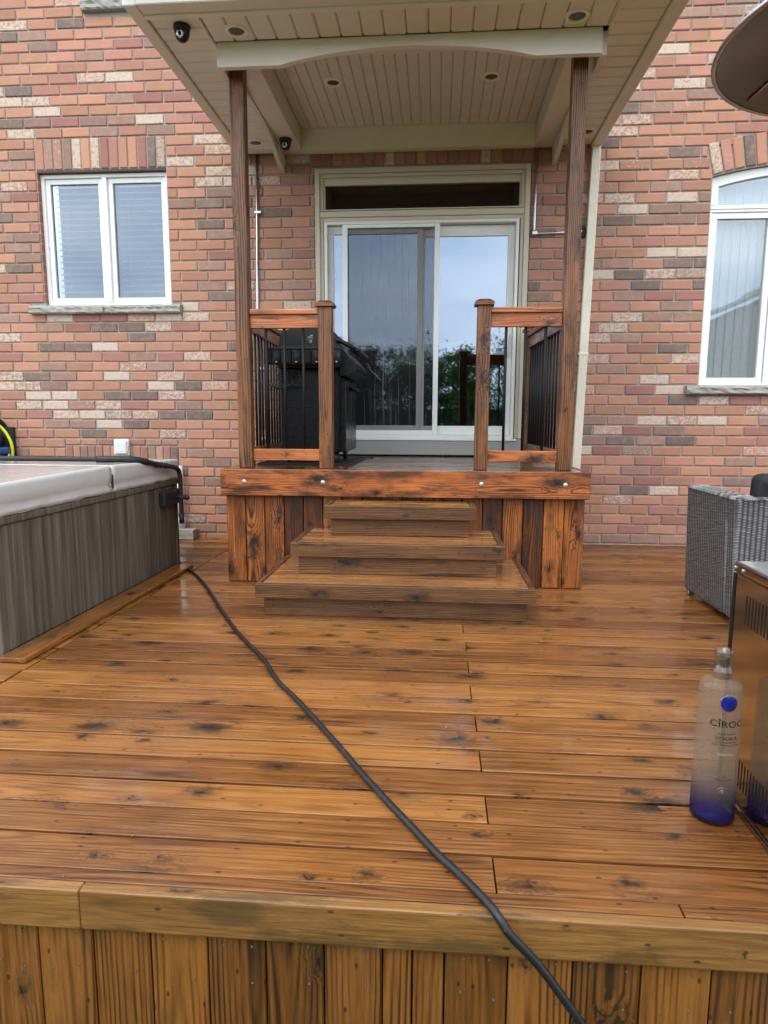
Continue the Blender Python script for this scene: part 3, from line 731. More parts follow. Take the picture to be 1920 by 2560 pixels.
box('door_sticker', door, -.105, -.085, W+.0325, W+.0335, 1.93, 1.955, simple('orange_sticker', (.6, .25, .12), .5), 0)
box('threshold', door, -1.09, .765, W-.045, W+.05, .82, .969, M['grey'], .005)
box('threshold_lip', door, DX0-.02, DX1+.02, W-.055, W-.0455, .955, .975, M['offwhite'], .002)
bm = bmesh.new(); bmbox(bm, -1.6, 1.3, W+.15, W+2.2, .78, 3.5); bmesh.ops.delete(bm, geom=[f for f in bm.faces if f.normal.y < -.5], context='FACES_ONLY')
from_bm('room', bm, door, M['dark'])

# ------------------------------------------------------------------ wooden deck
deck = empty('wooden_deck', (0, 1.5, 0), 'low wet orange-brown timber deck with long boards in front of the house', 'deck')
Y0, PIT, BW = 1.515, .1445, .1336
def seam(y): return -1.90+.0226*(y-2.64)
row = 0; y = Y0
while y < W-.03:
    y1 = min(y+BW, W-.004)
    sx = seam(y+.07)
    sg = .0075 if y < 2.75 else .003
    segs = [(-5.2, sx-sg), (sx+.003, .163-.002+random.uniform(-.004, .004)) if row % 2 == 0 else (sx+.003, 2.31)]
    segs.append((segs[1][1]+.004, 4.9))
    for a, b in segs:
        dz = random.uniform(-.0040, .0012); dy = random.uniform(-.0008, .0008)
        o = board('deck_board', deck, a, b, y+dy, y1+dy, -.036+dz, dz, 'deck', .0024, 2)
        o.rotation_euler.x = random.uniform(-.011, .011)
    y += PIT; row += 1
board('edge_strip', deck, -5.2, .6, 1.4685, 1.5125, -.036, -.001, 'deck', .004, 2); board('edge_strip', deck, .603, 4.9, 1.4685, 1.5125, -.036, -.001, 'deck', .004, 2)
board('deck_fascia', deck, -5.2, -.8705, 1.430, 1.466, -.107, .001, 'front', .0055, 3); board('deck_fascia', deck, -.870, 4.9, 1.431, 1.466, -.106, .0005, 'front', .0055, 3)
edges = [-1.0-.149*i for i in range(9, 0, -1)]+[-1.001, -.854, -.704, -.555, -.407, -.26, -.115, -.042, .037, .19, .345, .505, .667, .835]+[.99+.15*i for i in range(9)]
for a, b in zip(edges, edges[1:]):
    board('skirt_board', deck, a+.0022, b-.0022, 1.455+random.uniform(-.001, .0015), 1.475, GZ-.02, -.107, 'fskirt', .003, 1, 2)
ms_ = bpy.data.meshes.new('screw'); bm = bmesh.new(); lathe(bm, [(.0033, 0), (.0033, .0015), (.0020, .0022), (.0001, .0012)], 0, 0, 10, cap1=False); bm.to_mesh(ms_); bm.free(); ms_.materials.append(simple('dull_screw', (.11, .105, .10), .7, .2))
for a, b in zip(edges, edges[1:]):
    if -1.3 < a < 1.2 and b-a > .1:
        for fx_ in (.28, .74):
            for zz in (-.137+random.uniform(-.006, .006), -.235+random.uniform(-.012, .012)):
                if random.random() < (.6 if zz < -.2 else .25): continue
                q = link('screw', ms_, deck); q.matrix_basis = Matrix.Translation((a+(b-a)*(fx_+random.uniform(-.05, .05)), 1.4545, zz)) @ Matrix.Rotation(R(90), 4, 'X')
for yj in (1.6, 2.6, 3.6, 4.6, 5.6): box('joist', deck, -5.2, 4.9, yj, yj+.04, -.20, -.040, M['fence'], 0)
# raised trim board along the tub
TA = -math.atan(.0265)
o = board('trim_board', deck, -.068, .068, -1.03, 1.03, 0, .024, 'deck', .004, 2); o.location = (-1.972, 3.905, .0145); o.rotation_euler.z = TA

# ------------------------------------------------------------------ porch platform
porch = empty('porch_platform', (-.23, 4.54, 0), 'raised timber porch with orange fascia, bolts and vertical skirt boards', 'porch')
PXA, PXB, PF = -1.486, 1.018, 4.46
fas = board('porch_fascia', porch, PXA, PXB, PF, PF+.038, .628, .809, 'orange', .004, 2)
for x in (-1.318, -.771, .301, .854):
    latheo('bolt', porch, [(.0001, 0), (.010, .001), (.0155, .006), (.0165, .010)][::1], 0, 0, M['bolt'], 16).matrix_basis = Matrix.Translation((x, PF-.003, .724)) @ Matrix.Rotation(R(-90), 4, 'X')
for s, xx in ((-1, PXA), (1, PXB)):
    board('porch_fascia', porch, xx if s < 0 else xx-.038, xx+.038 if s < 0 else xx, PF+.0385, W-.003, .629, .8075, 'orange', .004, 2)
y = PF+.040
while y < W-.02:
    board('porch_board', porch, PXA+.039, PXB-.039, y, min(y+.140, W-.006), .772, .808+random.uniform(-.0015, .0008), 'porch', .005, 2); y += .1445
n = 18; st = (1.005+1.474)/n
for i in range(n):
    a = -1.474+i*st
    board('skirt_board', porch, a+.0028, a+st-.0028, 4.536+random.uniform(-.0015, .0015), 4.556, .004, .640, 'skirt', .003, 1, 2)
for xx in (-1.474, .985):
    y = 4.558
    while y < W-.02:
        board('skirt_board', porch, xx, xx+.02, y+.002, min(y+.136, W-.004), .004, .640, 'skirt', .003, 1, 2); y += .1377
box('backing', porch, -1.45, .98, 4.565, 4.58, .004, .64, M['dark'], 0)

# ------------------------------------------------------------------ porch steps
steps = empty('porch_steps', (-.23, 4.1, 0), 'three brown box steps climbing to the raised porch', 'steps')
def step(xa, xb, ya, zt, zb, yback):
    """box step: nosing front at ya, top zt, riser below it inset"""
    ov = .042
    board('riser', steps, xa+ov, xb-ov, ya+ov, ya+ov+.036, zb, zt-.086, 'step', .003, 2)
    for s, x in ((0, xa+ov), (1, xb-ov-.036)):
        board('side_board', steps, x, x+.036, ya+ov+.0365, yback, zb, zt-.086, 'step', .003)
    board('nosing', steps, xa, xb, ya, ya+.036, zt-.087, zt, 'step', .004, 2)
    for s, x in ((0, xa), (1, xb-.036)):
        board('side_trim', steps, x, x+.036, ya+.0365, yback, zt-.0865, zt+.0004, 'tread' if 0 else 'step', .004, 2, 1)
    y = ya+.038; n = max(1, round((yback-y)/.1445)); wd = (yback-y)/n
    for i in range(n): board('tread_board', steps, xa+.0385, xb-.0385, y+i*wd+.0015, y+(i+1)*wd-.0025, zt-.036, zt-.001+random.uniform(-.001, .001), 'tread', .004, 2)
step(-1.050, .574, 3.712, .200, .0015, 4.532)
step(-.890, .416, 3.955, .400, .2005, 4.531)
step(-.724, .256, 4.205, .600, .4005, 4.530)

# ------------------------------------------------------------------ roof posts and railings
PZ = .809
def post_obj(name, parent, x0, x1, y0, y1, z0, z1): return board(name, parent, x0, x1, y0, y1, z0, z1, 'post', .006, 2, 2)
pl = post_obj('porch_post', None, -1.386, -1.291, 4.575, 4.67, PZ, 3.478); tag(pl, 'square brown timber roof post standing beside the gas grill', 'post', 'posts carrying the porch roof')
pr_ = post_obj('porch_post', None, .816, .909, 4.575, 4.67, PZ, 3.478); tag(pr_, 'square brown timber roof post standing next to the cream downpipe', 'post', 'posts carrying the porch roof')
def baluster(parent, x, y, z0, z1): 
    bm = bmesh.new(); tube(bm, [(x, y, z0), (x, y, z1)], .0098, 8); return from_bm('baluster', bm, parent, M['black'], True)
def cap(parent, cx, cy, z, hw=.064):
    bm = bmesh.new(); L = [(hw, 0), (hw, .020), (hw*.55, .040), (.004, .044)]; rs = []
    for r, dz in L: rs.append([bm.verts.new((cx+sx*r, cy+sy*r, z+dz)) for sx, sy in ((-1, -1), (1, -1), (1, 1), (-1, 1))])
    for A, B in zip(rs, rs[1:]):
        for k in range(4): bm.faces.new((A[k], A[(k+1) % 4], B[(k+1) % 4], B[k]))
    bm.faces.new(rs[0][::-1]); bm.faces.new(rs[-1])
    o = from_bm('cap', bm, parent, WD['post']); set_grain(o.data, 0); return o
def railing(nx0, nx1, xa, xb, balx, sx0, sx1, label, rear):
    t = empty('porch_railing', ((nx0+nx1)/2, 4.62, PZ), label, 'railing')
    nw = post_obj('newel', t, nx0, nx1, 4.575, 4.667, PZ, 1.904); cap(nw, (nx0+nx1)/2, 4.621, 1.9045)
    board('handrail', t, xa, xb, 4.583, 4.663, 1.855, 1.892, 'rail', .007, 2)
    board('top_rail', t, xa, xb, 4.603, 4.641, 1.766, 1.8545, 'rail', .004, 2); board('bottom_rail', t, xa, xb, 4.603, 4.641, .862, .942, 'rail', .004, 2)
    for x in balx: baluster(t, x, 4.622, .942, 1.766)
    # side run back to the wall
    yb = rear
    rn = post_obj('newel', t, sx1-.044, sx1+.044, yb, yb+.088, PZ, 1.904); cap(rn, sx1, yb+.044, 1.9045)
    def sl(nm, w, z0, z1, mat):
        L = math.hypot(sx1-sx0, yb-4.67-.004); an = math.atan2(sx1-sx0, yb-4.672)
        o = board(nm, t, -w/2, w/2, -L/2+.001, L/2-.001, z0, z1, mat, .004, 2, 1); o.location.x = (sx0+sx1)/2; o.location.y = (4.672+yb)/2; o.rotation_euler.z = -an
    sl('handrail', .08, 1.855, 1.892, 'post'); sl('top_rail', .038, 1.766, 1.8545, 'orange'); sl('bottom_rail', .038, .862, .942, 'orange')
    nb = 13
    for i in range(nb):
        q = (i+.6)/nb; baluster(t, sx0+(sx1-sx0)*q, 4.672+(yb-4.672)*q, .942, 1.766)
    return t
railing(-.815, -.722, -1.290, -.816, (-1.186, -1.058, -.926), -1.345, -1.395, 'brown porch railing with black rods in front of the gas grill', 6.08)
railing(.257, .346, .347, .8155, (.452, .581, .713), .862, .800, 'brown porch railing with black rods beside the cream downpipe', 5.98)

# ------------------------------------------------------------------ porch roof
S = 3.48
roof = empty('porch_roof', (-.2, 5.3, S), 'tan porch roof with arched cream beam and recessed board ceiling', 'porch roof')
def archb(p0, p1, z0, zmid, zt, flat, a0, a1, plane, nm, mat, z1end=None):
    pts = [(p0, zt), (p1, zt), (p1, z0 if z1end is None else z1end)]
    n = 20; s, e = p1-flat, p0+flat
    for i in range(n+1):
        q = i/n; pts.append((s+(e-s)*q, z0+(zmid-z0)*math.sin(math.pi*q)**.8))
    pts.append((p0, z0)); bm = bmesh.new(); prism(bm, pts, a0, a1, plane); return from_bm(nm, bm, roof, mat)
archb(-1.409, .953, 3.335, 3.418, S-.002, .40, 4.42, 4.462, 'xz', 'arch_beam', M['beam'])
def sidearch(x0, nm='arch_board'):
    pts = [(4.4625, S-.002), (6.205, S-.002), (6.205, 3.325), (6.16, 3.325)]
    n = 18; zz0 = 3.345
    for i in range(n+1):
        q = i/n; pts.append((5.95+(4.75-5.95)*q, zz0+.02+(.10)*math.sin(math.pi*q)**.8))
    pts += [(4.70, 3.345), (4.4625, 3.345)]
    bm = bmesh.new(); prism(bm, pts, x0, x0+.035, 'yz'); from_bm(nm, bm, roof, M['paint'])
sidearch(-1.422); sidearch(.955)
# flat painted panels round the recess, their inner faces are the recess sides
box('ceiling_panel', roof, -1.385, -1.222, 4.4635, 6.2045, S-.006, 3.70, M['paint'], .002); box('ceiling_panel', roof, .80, .954, 4.4635, 6.2045, S-.006, 3.70, M['paint'], .002)
box('ceiling_panel', roof, -1.2215, .7995, 6.125, 6.2045, S-.0075, 3.70, M['beam'], .002); box('ceiling_panel', roof, -1.2215, .7995, 4.4635, 4.62, S-.0075, 3.70, M['paint'], .002)
n = 25; st = (.7995+1.2215)/n
for i in range(n):
    a = -1.2215+i*st; box('ceiling_board', roof, a+.001, a+st-.001, 4.6205, 6.1245, 3.652+random.uniform(0, .0015), 3.67, M['paint'], .007)
# vinyl soffit planks
for (xa, xb) in ((-1.735, -1.4225), (.9905, 1.275)):
    y = 4.130
    while y < 6.18:
        b = min(y+.1285, 6.205); box('soffit_plank', roof, xa, xb, y, b-.003, S+random.uniform(-.002, .001), S+.02, M['soffit'], .009); y += .1285
x = -1.42
while x < .985:
    b = min(x+.1335, .989); box('soffit_plank', roof, x, b-.003, 4.131, 4.4195, S+random.uniform(-.002, .001), S+.02, M['soffit'], .009); x += .1335
# boxed fascia on three sides, gutter at the front
box('roof_fascia', roof, -1.812, -1.7355, 3.99, 6.205, S-.016, 3.70, M['soffit'], .005); box('roof_fascia', roof, 1.2755, 1.366, 3.99, 6.205, S-.016, 3.70, M['soffit'], .005)
box('roof_fascia', roof, -1.7350, 1.275, 3.99, 4.09, S-.012, 3.70, M['soffit'], .005)
bm = bmesh.new(); prism(bm, [(4.091, S-.02), (4.129, S-.02), (4.1295, S+.006), (4.110, S-.004), (4.091, S+.004)], -1.735, 1.275, 'yz'); from_bm('soffit_trim', bm, roof, M['beam'])
for xa, xb in ((-1.4345, -1.4235), (.9905, 1.0005)):
    box('corner_trim', roof, xa, xb, 4.13, 4.42, S-.012, S-.0025, M['soffit'], .002)
bm = bmesh.new(); prism(bm, [(3.86, 3.72), (3.88, 3.60), (3.985, 3.58), (3.989, 3.74), (3.975, 3.74), (3.972, 3.60), (3.895, 3.615), (3.875, 3.73)], -1.83, 1.38, 'yz'); from_bm('gutter', bm, roof, M['pipe'])
bm = bmesh.new()
V = [bm.verts.new(p) for p in ((-1.86, 3.93, 3.702), (1.41, 3.93, 3.702), (1.41, 6.21, 3.702), (-1.86, 6.21, 3.702), (-.75, 6.21, 4.45), (.30, 6.21, 4.45), (-.75, 5.1, 4.45), (.30, 5.1, 4.45))]
for f in ((0, 1, 7, 6), (1, 2, 5, 7), (3, 0, 6, 4), (6, 7, 5, 4), (3, 2, 1, 0), (2, 3, 4, 5)): bm.faces.new([V[i] for i in f])
from_bm('shingle_roof', bm, roof, M['roofing'])
def downlight(x, y, z, r=.073):
    d = latheo('downlight', roof, [(r*.64, z+.012), (r*.66, z-.008), (r*.74, z-.013), (r*.95, z-.010), (r, z+.002)], x, y, M['ring'], 28, cap0=False, cap1=False)
    latheo('lens', d, [(r*.65, z-.0035), (r*.4, z-.0055), (.001, z-.0065)], x, y, M['lens'], 24, cap0=False)
for x, y in ((-1.245, 4.30), (.776, 4.295), (-1.575, 5.93), (1.182, 5.90)): downlight(x, y, S)
for x, y in ((-.815, 5.33), (.36, 5.325)): downlight(x, y, 3.652, .070)
def dome(x, y, z, lab):
    c = empty('security_camera', (x, y, z), lab, 'camera')
    latheo('base', c, [(.050, z), (.050, z-.018), (.044, z-.030)], x, y, M['matte'], 24)
    latheo('dome', c, [(.046, z-.026), (.045, z-.045), (.036, z-.070), (.020, z-.086), (.001, z-.090)], x, y, M['gloss'], 24, cap0=False)
    b = latheo('lens_ring', c, [(.016, 0), (.022, .002), (.022, .008), (.012, .010), (.010, .006), (.001, .006)], 0, 0, M['steel'], 20, cap1=False)
    b.matrix_basis = Matrix.Translation((x, y-.036, z-.058)) @ Matrix.Rotation(R(105), 4, 'X')
dome(-1.560, 4.235, S, 'black dome camera under the tan soffit at the gutter corner')
dome(-1.305, 5.87, S-.006, 'black dome camera under the porch ceiling panel near the brick wall')

# ------------------------------------------------------------------ pipes and boxes on the wall
dp = empty('downpipe', (1.29, W-.06, 0), 'fluted cream downpipe running down the brick beside the porch post', 'downpipe')
bm = bmesh.new(); w2, dpt = .036, .05
prof = []
for i in range(13):
    q = -w2+2*w2*i/12; prof.append((q, -dpt-(.003 if i % 2 else 0)))
prof += [(w2, 0), (-w2, 0)]
zt_, zb_ = 3.465, .004; A = []; 
for z in (zt_, zb_):
    xc = 1.292+.0215*(z-1.9)*.9; A.append([bm.verts.new((xc+p[0], W-.006+p[1], z)) for p in prof])
n = len(prof)
for i in range(n): bm.faces.new((A[0][i], A[0][(i+1) % n], A[1][(i+1) % n], A[1][i]))
bm.faces.new(A[0]); bm.faces.new(A[1][::-1]); from_bm('pipe', bm, dp, M['pipe'])
for z in (1.72,): box('strap', dp, 1.243, 1.333, W-.062, W-.003, z, z+.022, M['pipe'], .002)
cd = empty('conduit', (-1.66, W-.02, .8), 'thin steel conduit rising straight up the brick behind the grill', 'conduit')
tubeo('pipe', cd, [(-1.640, W-.017, 3.475), (-1.664, W-.017, 2.2), (-1.672, W-.017, .81)], .0115, M['steel'], 10)
for z in (2.98, 1.6, .95):
    box('clip', cd, -1.672, -1.610, W-.030, W-.001, z, z+.022, M['steel'], .002)
cd = empty('conduit', (.82, W-.02, 2.77), 'bent steel conduit turning sideways to a round black box on brick', 'conduit')
tubeo('pipe', cd, [(.825, W-.017, 3.47), (.823, W-.017, 3.0), (.822, W-.017, 2.80), (.826, W-.017, 2.772), (.845, W-.017, 2.766), (1.0, W-.017, 2.769), (1.20, W-.017, 2.775)], .0105, M['steel'], 10)
box('elbow', cd, .805, .850, W-.034, W-.002, 2.752, 2.790, M['steel'], .008, 2)
jb = empty('junction_box', (1.225, W, 2.775), 'round black junction box on the brick between post and downpipe', 'electrical box')
b = latheo('cover', jb, [(.052, 0), (.054, .022), (.046, .034), (.024, .038), (.020, .030), (.001, .030)], 0, 0, M['matte'], 24); b.matrix_basis = Matrix.Translation((1.225, W-.002, 2.775)) @ Matrix.Rotation(R(90), 4, 'X')
b = latheo('knob', jb, [(.012, 0), (.012, .012), (.001, .014)], 0, 0, M['steel'], 12); b.matrix_basis = Matrix.Translation((1.225, W-.033, 2.775)) @ Matrix.Rotation(R(90), 4, 'X')
vb = empty('meter_box', (1.205, W, 1.46), 'small beige box on the brick half hidden by the right porch post', 'electrical box')
box('body', vb, 1.165, 1.235, W-.03, W-.001, 1.405, 1.495, M['casing'], .006, 2); box('flap', vb, 1.172, 1.228, W-.034, W-.0305, 1.412, 1.488, M['casing'], .001)
ob = empty('outlet_cover', (-3.03, W, .87), 'white weatherproof outlet cover on the brick above the hot tub', 'outlet')
box('base', ob, -3.104, -2.948, W-.030, W-.001, .785, .950, M['white_p'], .018, 3); lidp = box('flap', ob, -3.088, -2.964, W-.052, W-.0305, .806, .934, M['white_p'], .012, 3)
for z in (.842, .872, .902): box('rib', lidp, -3.076, -2.976, W-.0545, W-.0525, z-.010, z+.012, M['white_p'], .001)
box('hinge', ob, -2.962, -2.954, W-.044, W-.0305, .83, .90, M['white_p'], .002)
# hose reel and yellow hose at the far left
hr = empty('hose_reel', (-4.30, W-.15, .78), 'black hose reel on the brick wall behind the hot tub', 'hose reel')
bm = bmesh.new(); tube(bm, [(-4.34, W-.14+.17*math.cos(a), .93+.20*math.sin(a)) for a in [i*2*math.pi/28 for i in range(28)]], .028, 10, True); from_bm('rim', bm, hr, M['matte'], True)
bm = bmesh.new(); tube(bm, [(-4.20, W-.14+.16*math.cos(a), .93+.19*math.sin(a)) for a in [i*2*math.pi/28 for i in range(28)]], .030, 10, True); from_bm('rim', bm, hr, M['matte'], True)
tubeo('axle', hr, [(-4.38, W-.14, .93), (-4.16, W-.14, .93)], .06, M['matte'], 16); box('bracket', hr, -4.42, -4.10, W-.04, W-.001, .70, 1.06, M['matte'], .006); box('fitting', hr, -4.185, -4.10, W-.16, W-.05, .80, .87, M['hblue'], .02, 3)
tubeo('tap', hr, [(-4.12, W-.10, .83), (-4.10, W-.12, .78), (-4.10, W-.12, .70)], .012, M['steel'], 8)
yh = empty('garden_hose', (-4.1, W-.1, .6), 'bright yellow garden hose looping down beside the black reel', 'hose')
tubeo('hose', yh, [(-4.40, W-.13, 1.23), (-4.30, W-.12, 1.16), (-4.17, W-.10, 1.05), (-4.105, W-.09, .94), (-4.088, W-.085, .84), (-4.105, W-.085, .74), (-4.16, W-.085, .60), (-4.30, W-.1, .4), (-4.6, W-.1, .08)], .0145, M['yellow'], 10, 6)
ps = empty('paving_stone', (-2.39, W-.08, 0), 'small rough grey paver against the wall by the tub corner', 'paver')
bm = bmesh.new(); bmbox(bm, -2.56, -2.305, W-.14, W-.012, .001, .092, .006, 2)
bmesh.ops.subdivide_edges(bm, edges=bm.edges, cuts=2, use_grid_fill=True)
for v in bm.verts: v.co += Vector((random.uniform(-.003, .003), random.uniform(-.003, .003), random.uniform(-.003, .003)))
from_bm('block', bm, ps, M['stone'])
wp = empty('drain_pipe', (-2.43, W-.06, .1), 'white plastic drain pipe between the hot tub corner and wall', 'pipe')
tubeo('pipe', wp, [(-2.445, W-.06, .70), (-2.445, W-.06, .094)], .028, M['white_p'], 14); tubeo('coupling', wp, [(-2.445, W-.06, .20), (-2.445, W-.06, .12)], .036, M['white_p'], 14)

# ------------------------------------------------------------------ gas grill on its mat
mat_ = empty('grill_mat', (-.98, 5.4, .81), 'black ribbed mat under the gas grill on the porch floor', 'mat')
box('sheet', mat_, -1.36, -.62, 4.93, 5.88, .8095, .814, M['matte'], .001)
for i in range(18): box('rib', mat_, -1.36+.041*i, -1.36+.041*i+.018, 4.935, 5.875, .8142, .8170, M['matte'], 0)
gr = empty('gas_grill', (-.98, 5.35, .82), 'black gas grill with closed lid standing behind the porch railing', 'grill')
GX0, GX1, GY0, GY1 = -1.20, -.735, 5.06, 5.68
cab = box('cabinet', gr, GX0, GX1, GY0, GY1, .895, 1.53, M['gloss'], .012, 2)
for gx in (-1.13, -.99, -.85):
    for z in (1.24, 1.265, 1.29):
        box('vent_slot', cab, gx-.045, gx+.045, GY0-.004, GY0-.0005, z, z+.010, M['black'], .001)
box('cabinet_rib', gr, GX0+.01, GX0+.03, GY0-.008, GY0-.0005, .91, 1.50, M['gloss'], .003); box('cabinet_rib', gr, GX1-.03, GX1-.01, GY0-.008, GY0-.0005, .91, 1.50, M['gloss'], .003)
dr = box('cabinet_door', gr, GX1+.001, GX1+.045, GY0-.01, (GY0+GY1)/2-.003, .90, 1.44, M['gloss'], .006); box('cabinet_door', gr, GX1+.001, GX1+.045, (GY0+GY1)/2+.003, GY1, .90, 1.44, M['gloss'], .006)
tubeo('handle', dr, [(GX1+.046, 5.22, 1.385), (GX1+.10, 5.22, 1.38), (GX1+.105, 5.24, 1.378), (GX1+.105, 5.34, 1.378), (GX1+.046, 5.345, 1.38)], .011, M['gloss'], 8)
box('firebox', gr, GX0-.02, GX1+.01, GY0-.02, GY1+.02, 1.531, 1.665, M['matte'], .012, 2)
sh = box('side_shelf', gr, -1.262, -.80, 4.835, GY0-.021, 1.645, 1.668, M['matte'], .008, 2)
apron = box('shelf_apron', gr, -1.262, -.80, 4.83, 4.855, 1.540, 1.644, M['matte'], .010, 2)
for i, x in enumerate((-1.255, -1.11, -.965, -.82)):
    box('shelf_block', apron, x, x+.058, 4.812, 4.8295, 1.548, 1.640, M['black'], .008, 2)
    tubeo('shelf_post', apron, [(x+.098, 4.822, 1.545), (x+.098, 4.822, 1.642)], .026, M['matte'], 12)
    tubeo('screw', apron, [(x+.098, 4.794, 1.556), (x+.098, 4.790, 1.556)], .007, M['steel'], 8)
box('shelf_support', gr, -1.20, -.84, 4.857, GY0-.021, 1.548, 1.575, M['matte'], .004)
bm = bmesh.new(); prism(bm, [(GX1+.011, 1.655), (GX1+.035, 1.655), (GX1+.125, 1.560), (GX1+.125, 1.500), (GX1+.05, 1.47), (GX1+.011, 1.47)], GY0-.09, GY1+.06); cp = from_bm('control_panel', bm, gr, M['gloss'])
for y in (5.12, 5.29, 5.46, 5.63):
    k_ = latheo('knob', cp, [(.026, 0), (.026, .022), (.018, .030), (.001, .031)], 0, 0, M['black'], 16); k_.matrix_basis = Matrix.Translation((GX1+.126, y, 1.531)) @ Matrix.Rotation(R(90), 4, 'Y')
# rounded lid
prof = [(GX0+.01, 1.668)]
for i in range(13):
    a = math.pi*(1-i/12); prof.append(((GX0+GX1)/2-.005+(.222)*math.cos(a)*(1 if i < 7 else 1.08), 1.70+.135*math.sin(a)**.75))
prof += [(GX1+.02, 1.668)]
bm = bmesh.new(); prism(bm, prof, GY0-.01, GY1+.01); ld = from_bm('lid', bm, gr, M['gloss'])
for yy in (GY0-.026, GY1+.011):
    bm = bmesh.new(); prism(bm, [(GX0-.0, 1.669)]+[(p[0], p[1]+.006) for p in prof[1:-1]]+[(GX1+.05, 1.669)], yy, yy+.015); from_bm('lid_side', bm, ld, M['matte'])
bm = bmesh.new(); tube(bm, smooth_path([(GX1-.02, GY0-.03, 1.735), (GX1+.05, GY0-.03, 1.705), (GX1+.115, GY0-.01, 1.668), (GX1+.135, GY0+.03, 1.655), (GX1+.135, GY1-.03, 1.655), (GX1+.115, GY1+.01, 1.668), (GX1+.05, GY1+.03, 1.705), (GX1-.02, GY1+.03, 1.735)], 4), .017, 10); from_bm('handle', bm, ld, M['gloss'], True)
tubeo('hinge', ld, [(-1.225, GY0-.04, 1.845), (-1.225, GY0+.02, 1.845)], .020, M['matte'], 12)
bm = bmesh.new()
for i in range(26):
    a = random.uniform(0, 6.28); r_ = random.uniform(0, .032); x, z = -.955+r_*math.cos(a)*.8, 1.745+r_*math.sin(a)
    q = random.uniform(.003, .010); bm.faces.new([bm.verts.new((x+q*math.cos(b_), GY0-.0265, z+q*math.sin(b_)*random.uniform(.5, 1.4))) for b_ in (0, 2.1, 4.2)])
from_bm('peeling_patch', bm, ld, M['inkw'])
for x, y in ((GX0+.05, GY0+.06), (GX1-.04, GY0+.06), (GX0+.05, GY1-.06), (GX1-.04, GY1-.06)):
    bm = bmesh.new(); tube(bm, [(x-.014, y, .853), (x+.014, y, .853)], .035, 16); wl = from_bm('caster', bm, gr, M['matte'], True); box('fork', wl, x-.020, x+.020, y-.012, y+.012, .865, .8945, M['black'], .003)
cb = empty('cable_coil', (-1.2, 4.99, 1.4), 'looped black cable hanging off the side of the gas grill', 'cable')
pts = [(-1.165+.050*math.cos(a)+.004*i, 4.985+.012*math.sin(a*1.3), 1.455+.060*math.sin(a)) for i, a in enumerate([j*.55 for j in range(34)])]
tubeo('loop', cb, pts, .0048, M['rubber'], 6); tubeo('plug', cb, [(-1.245, 4.93, 1.405), (-1.18, 4.95, 1.378), (-1.14, 4.965, 1.385)], .0125, M['matte'], 8)
wc = empty('power_cable', (-1.45, 6.1, .81), 'tangle of thin black cable on the porch floor by the wall', 'cable')
pts = [(-1.42+.09*math.sin(i*1.7)+.012*i*.5, 6.0+.04*math.cos(i*2.3), .818+abs(.13*math.sin(i*.9))) for i in range(22)]; tubeo('strand', wc, pts, .004, M['rubber'], 6, 4)
gc_ = empty('grill_lead', (-.68, 5.6, .82), 'thin black lead lying on the porch floor under the door', 'cable')
tubeo('strand', gc_, [(-.74, 5.55, .85), (-.68, 5.60, .835), (-.60, 5.72, .817), (-.56, 5.86, .8135), (-.62, 5.96, .8135)], .004, M['rubber'], 6, 5)

# things seen through the patio door glass
tb = empty('plastic_tub', (-.53, W+.30, 1.087), 'white plastic tub with blue lid behind the patio door glass', 'tub')
box('stand', tb, -.60, -.46, W+.22, W+.38, .785, 1.085, M['dark'], 0)
latheo('body', tb, [(.034, 1.087), (.037, 1.17)], -.53, W+.30, M['white_p'], 20); latheo('lid', tb, [(.039, 1.1705), (.039, 1.196), (.001, 1.198)], -.53, W+.30, M['blue'], 20)
ws = empty('wire_stand', (.2, W+.40, .79), 'thin white wire stand behind the right patio door glass', 'stand')
for pts in ([(.052, W+.4, 1.348), (.12, W+.4, 1.365), (.22, W+.4, 1.362), (.30, W+.4, 1.352), (.362, W+.4, 1.366)], [(.058, W+.4, 1.335), (.029, W+.4, 1.08), (.01, W+.4, .785)], [(.113, W+.4, 1.301), (.08, W+.4, 1.08), (.06, W+.4, .785)], [(.355, W+.4, 1.335), (.37, W+.4, 1.08), (.385, W+.4, .785)]):
    tubeo('wire', ws, pts, .0032, M['white_p'], 6, 4)

# ------------------------------------------------------------------ hot tub
tub = empty('hot_tub', (-2.088, 2.94, 0), 'square hot tub in grey-brown streaked cabinet with grey cover', 'hot tub')
def place(o):      # parts are modelled axis-aligned with the near right corner at the origin, then turned with the tub
    o.matrix_basis = Matrix.Translation((-2.088, 2.94, 0)) @ Matrix.Rotation(TA, 4, 'Z') @ o.matrix_basis; return o
TS = 2.11
for nm, a in (('cabinet_panel', (-.03, 0, .05, 1.72, .012, .640)), ('cabinet_panel', (-.03, 0, 1.723, TS-.05, .012, .640)), ('cabinet_panel', (-TS+.05, -.05, 0, .03, .012, .640)), ('cabinet_panel', (-TS+.05, -.05, TS-.03, TS, .012, .640)), ('cabinet_panel', (-TS, -TS+.03, .05, TS-.05, .012, .640)),
              ('corner_post', (-.048, .004, -.004, .048, .0015, .642)), ('corner_post', (-.048, .003, TS-.048, TS+.004, .0015, .642)), ('corner_post', (-TS-.004, -TS+.048, -.004, .048, .0015, .642)), ('corner_post', (-TS-.004, -TS+.048, TS-.048, TS+.004, .0015, .642))):
    place(box(nm, tub, *a, M['tub'], .008, 2))
place(box('rim', tub, -TS-.014, .014, -.014, TS+.014, .6425, .684, M['tub'], .010, 3))
place(box('shell_lip', tub, -TS+.01, -.01, .01, TS-.01, .6845, .705, simple('tub_shell', (.16, .15, .14), .4), .006))
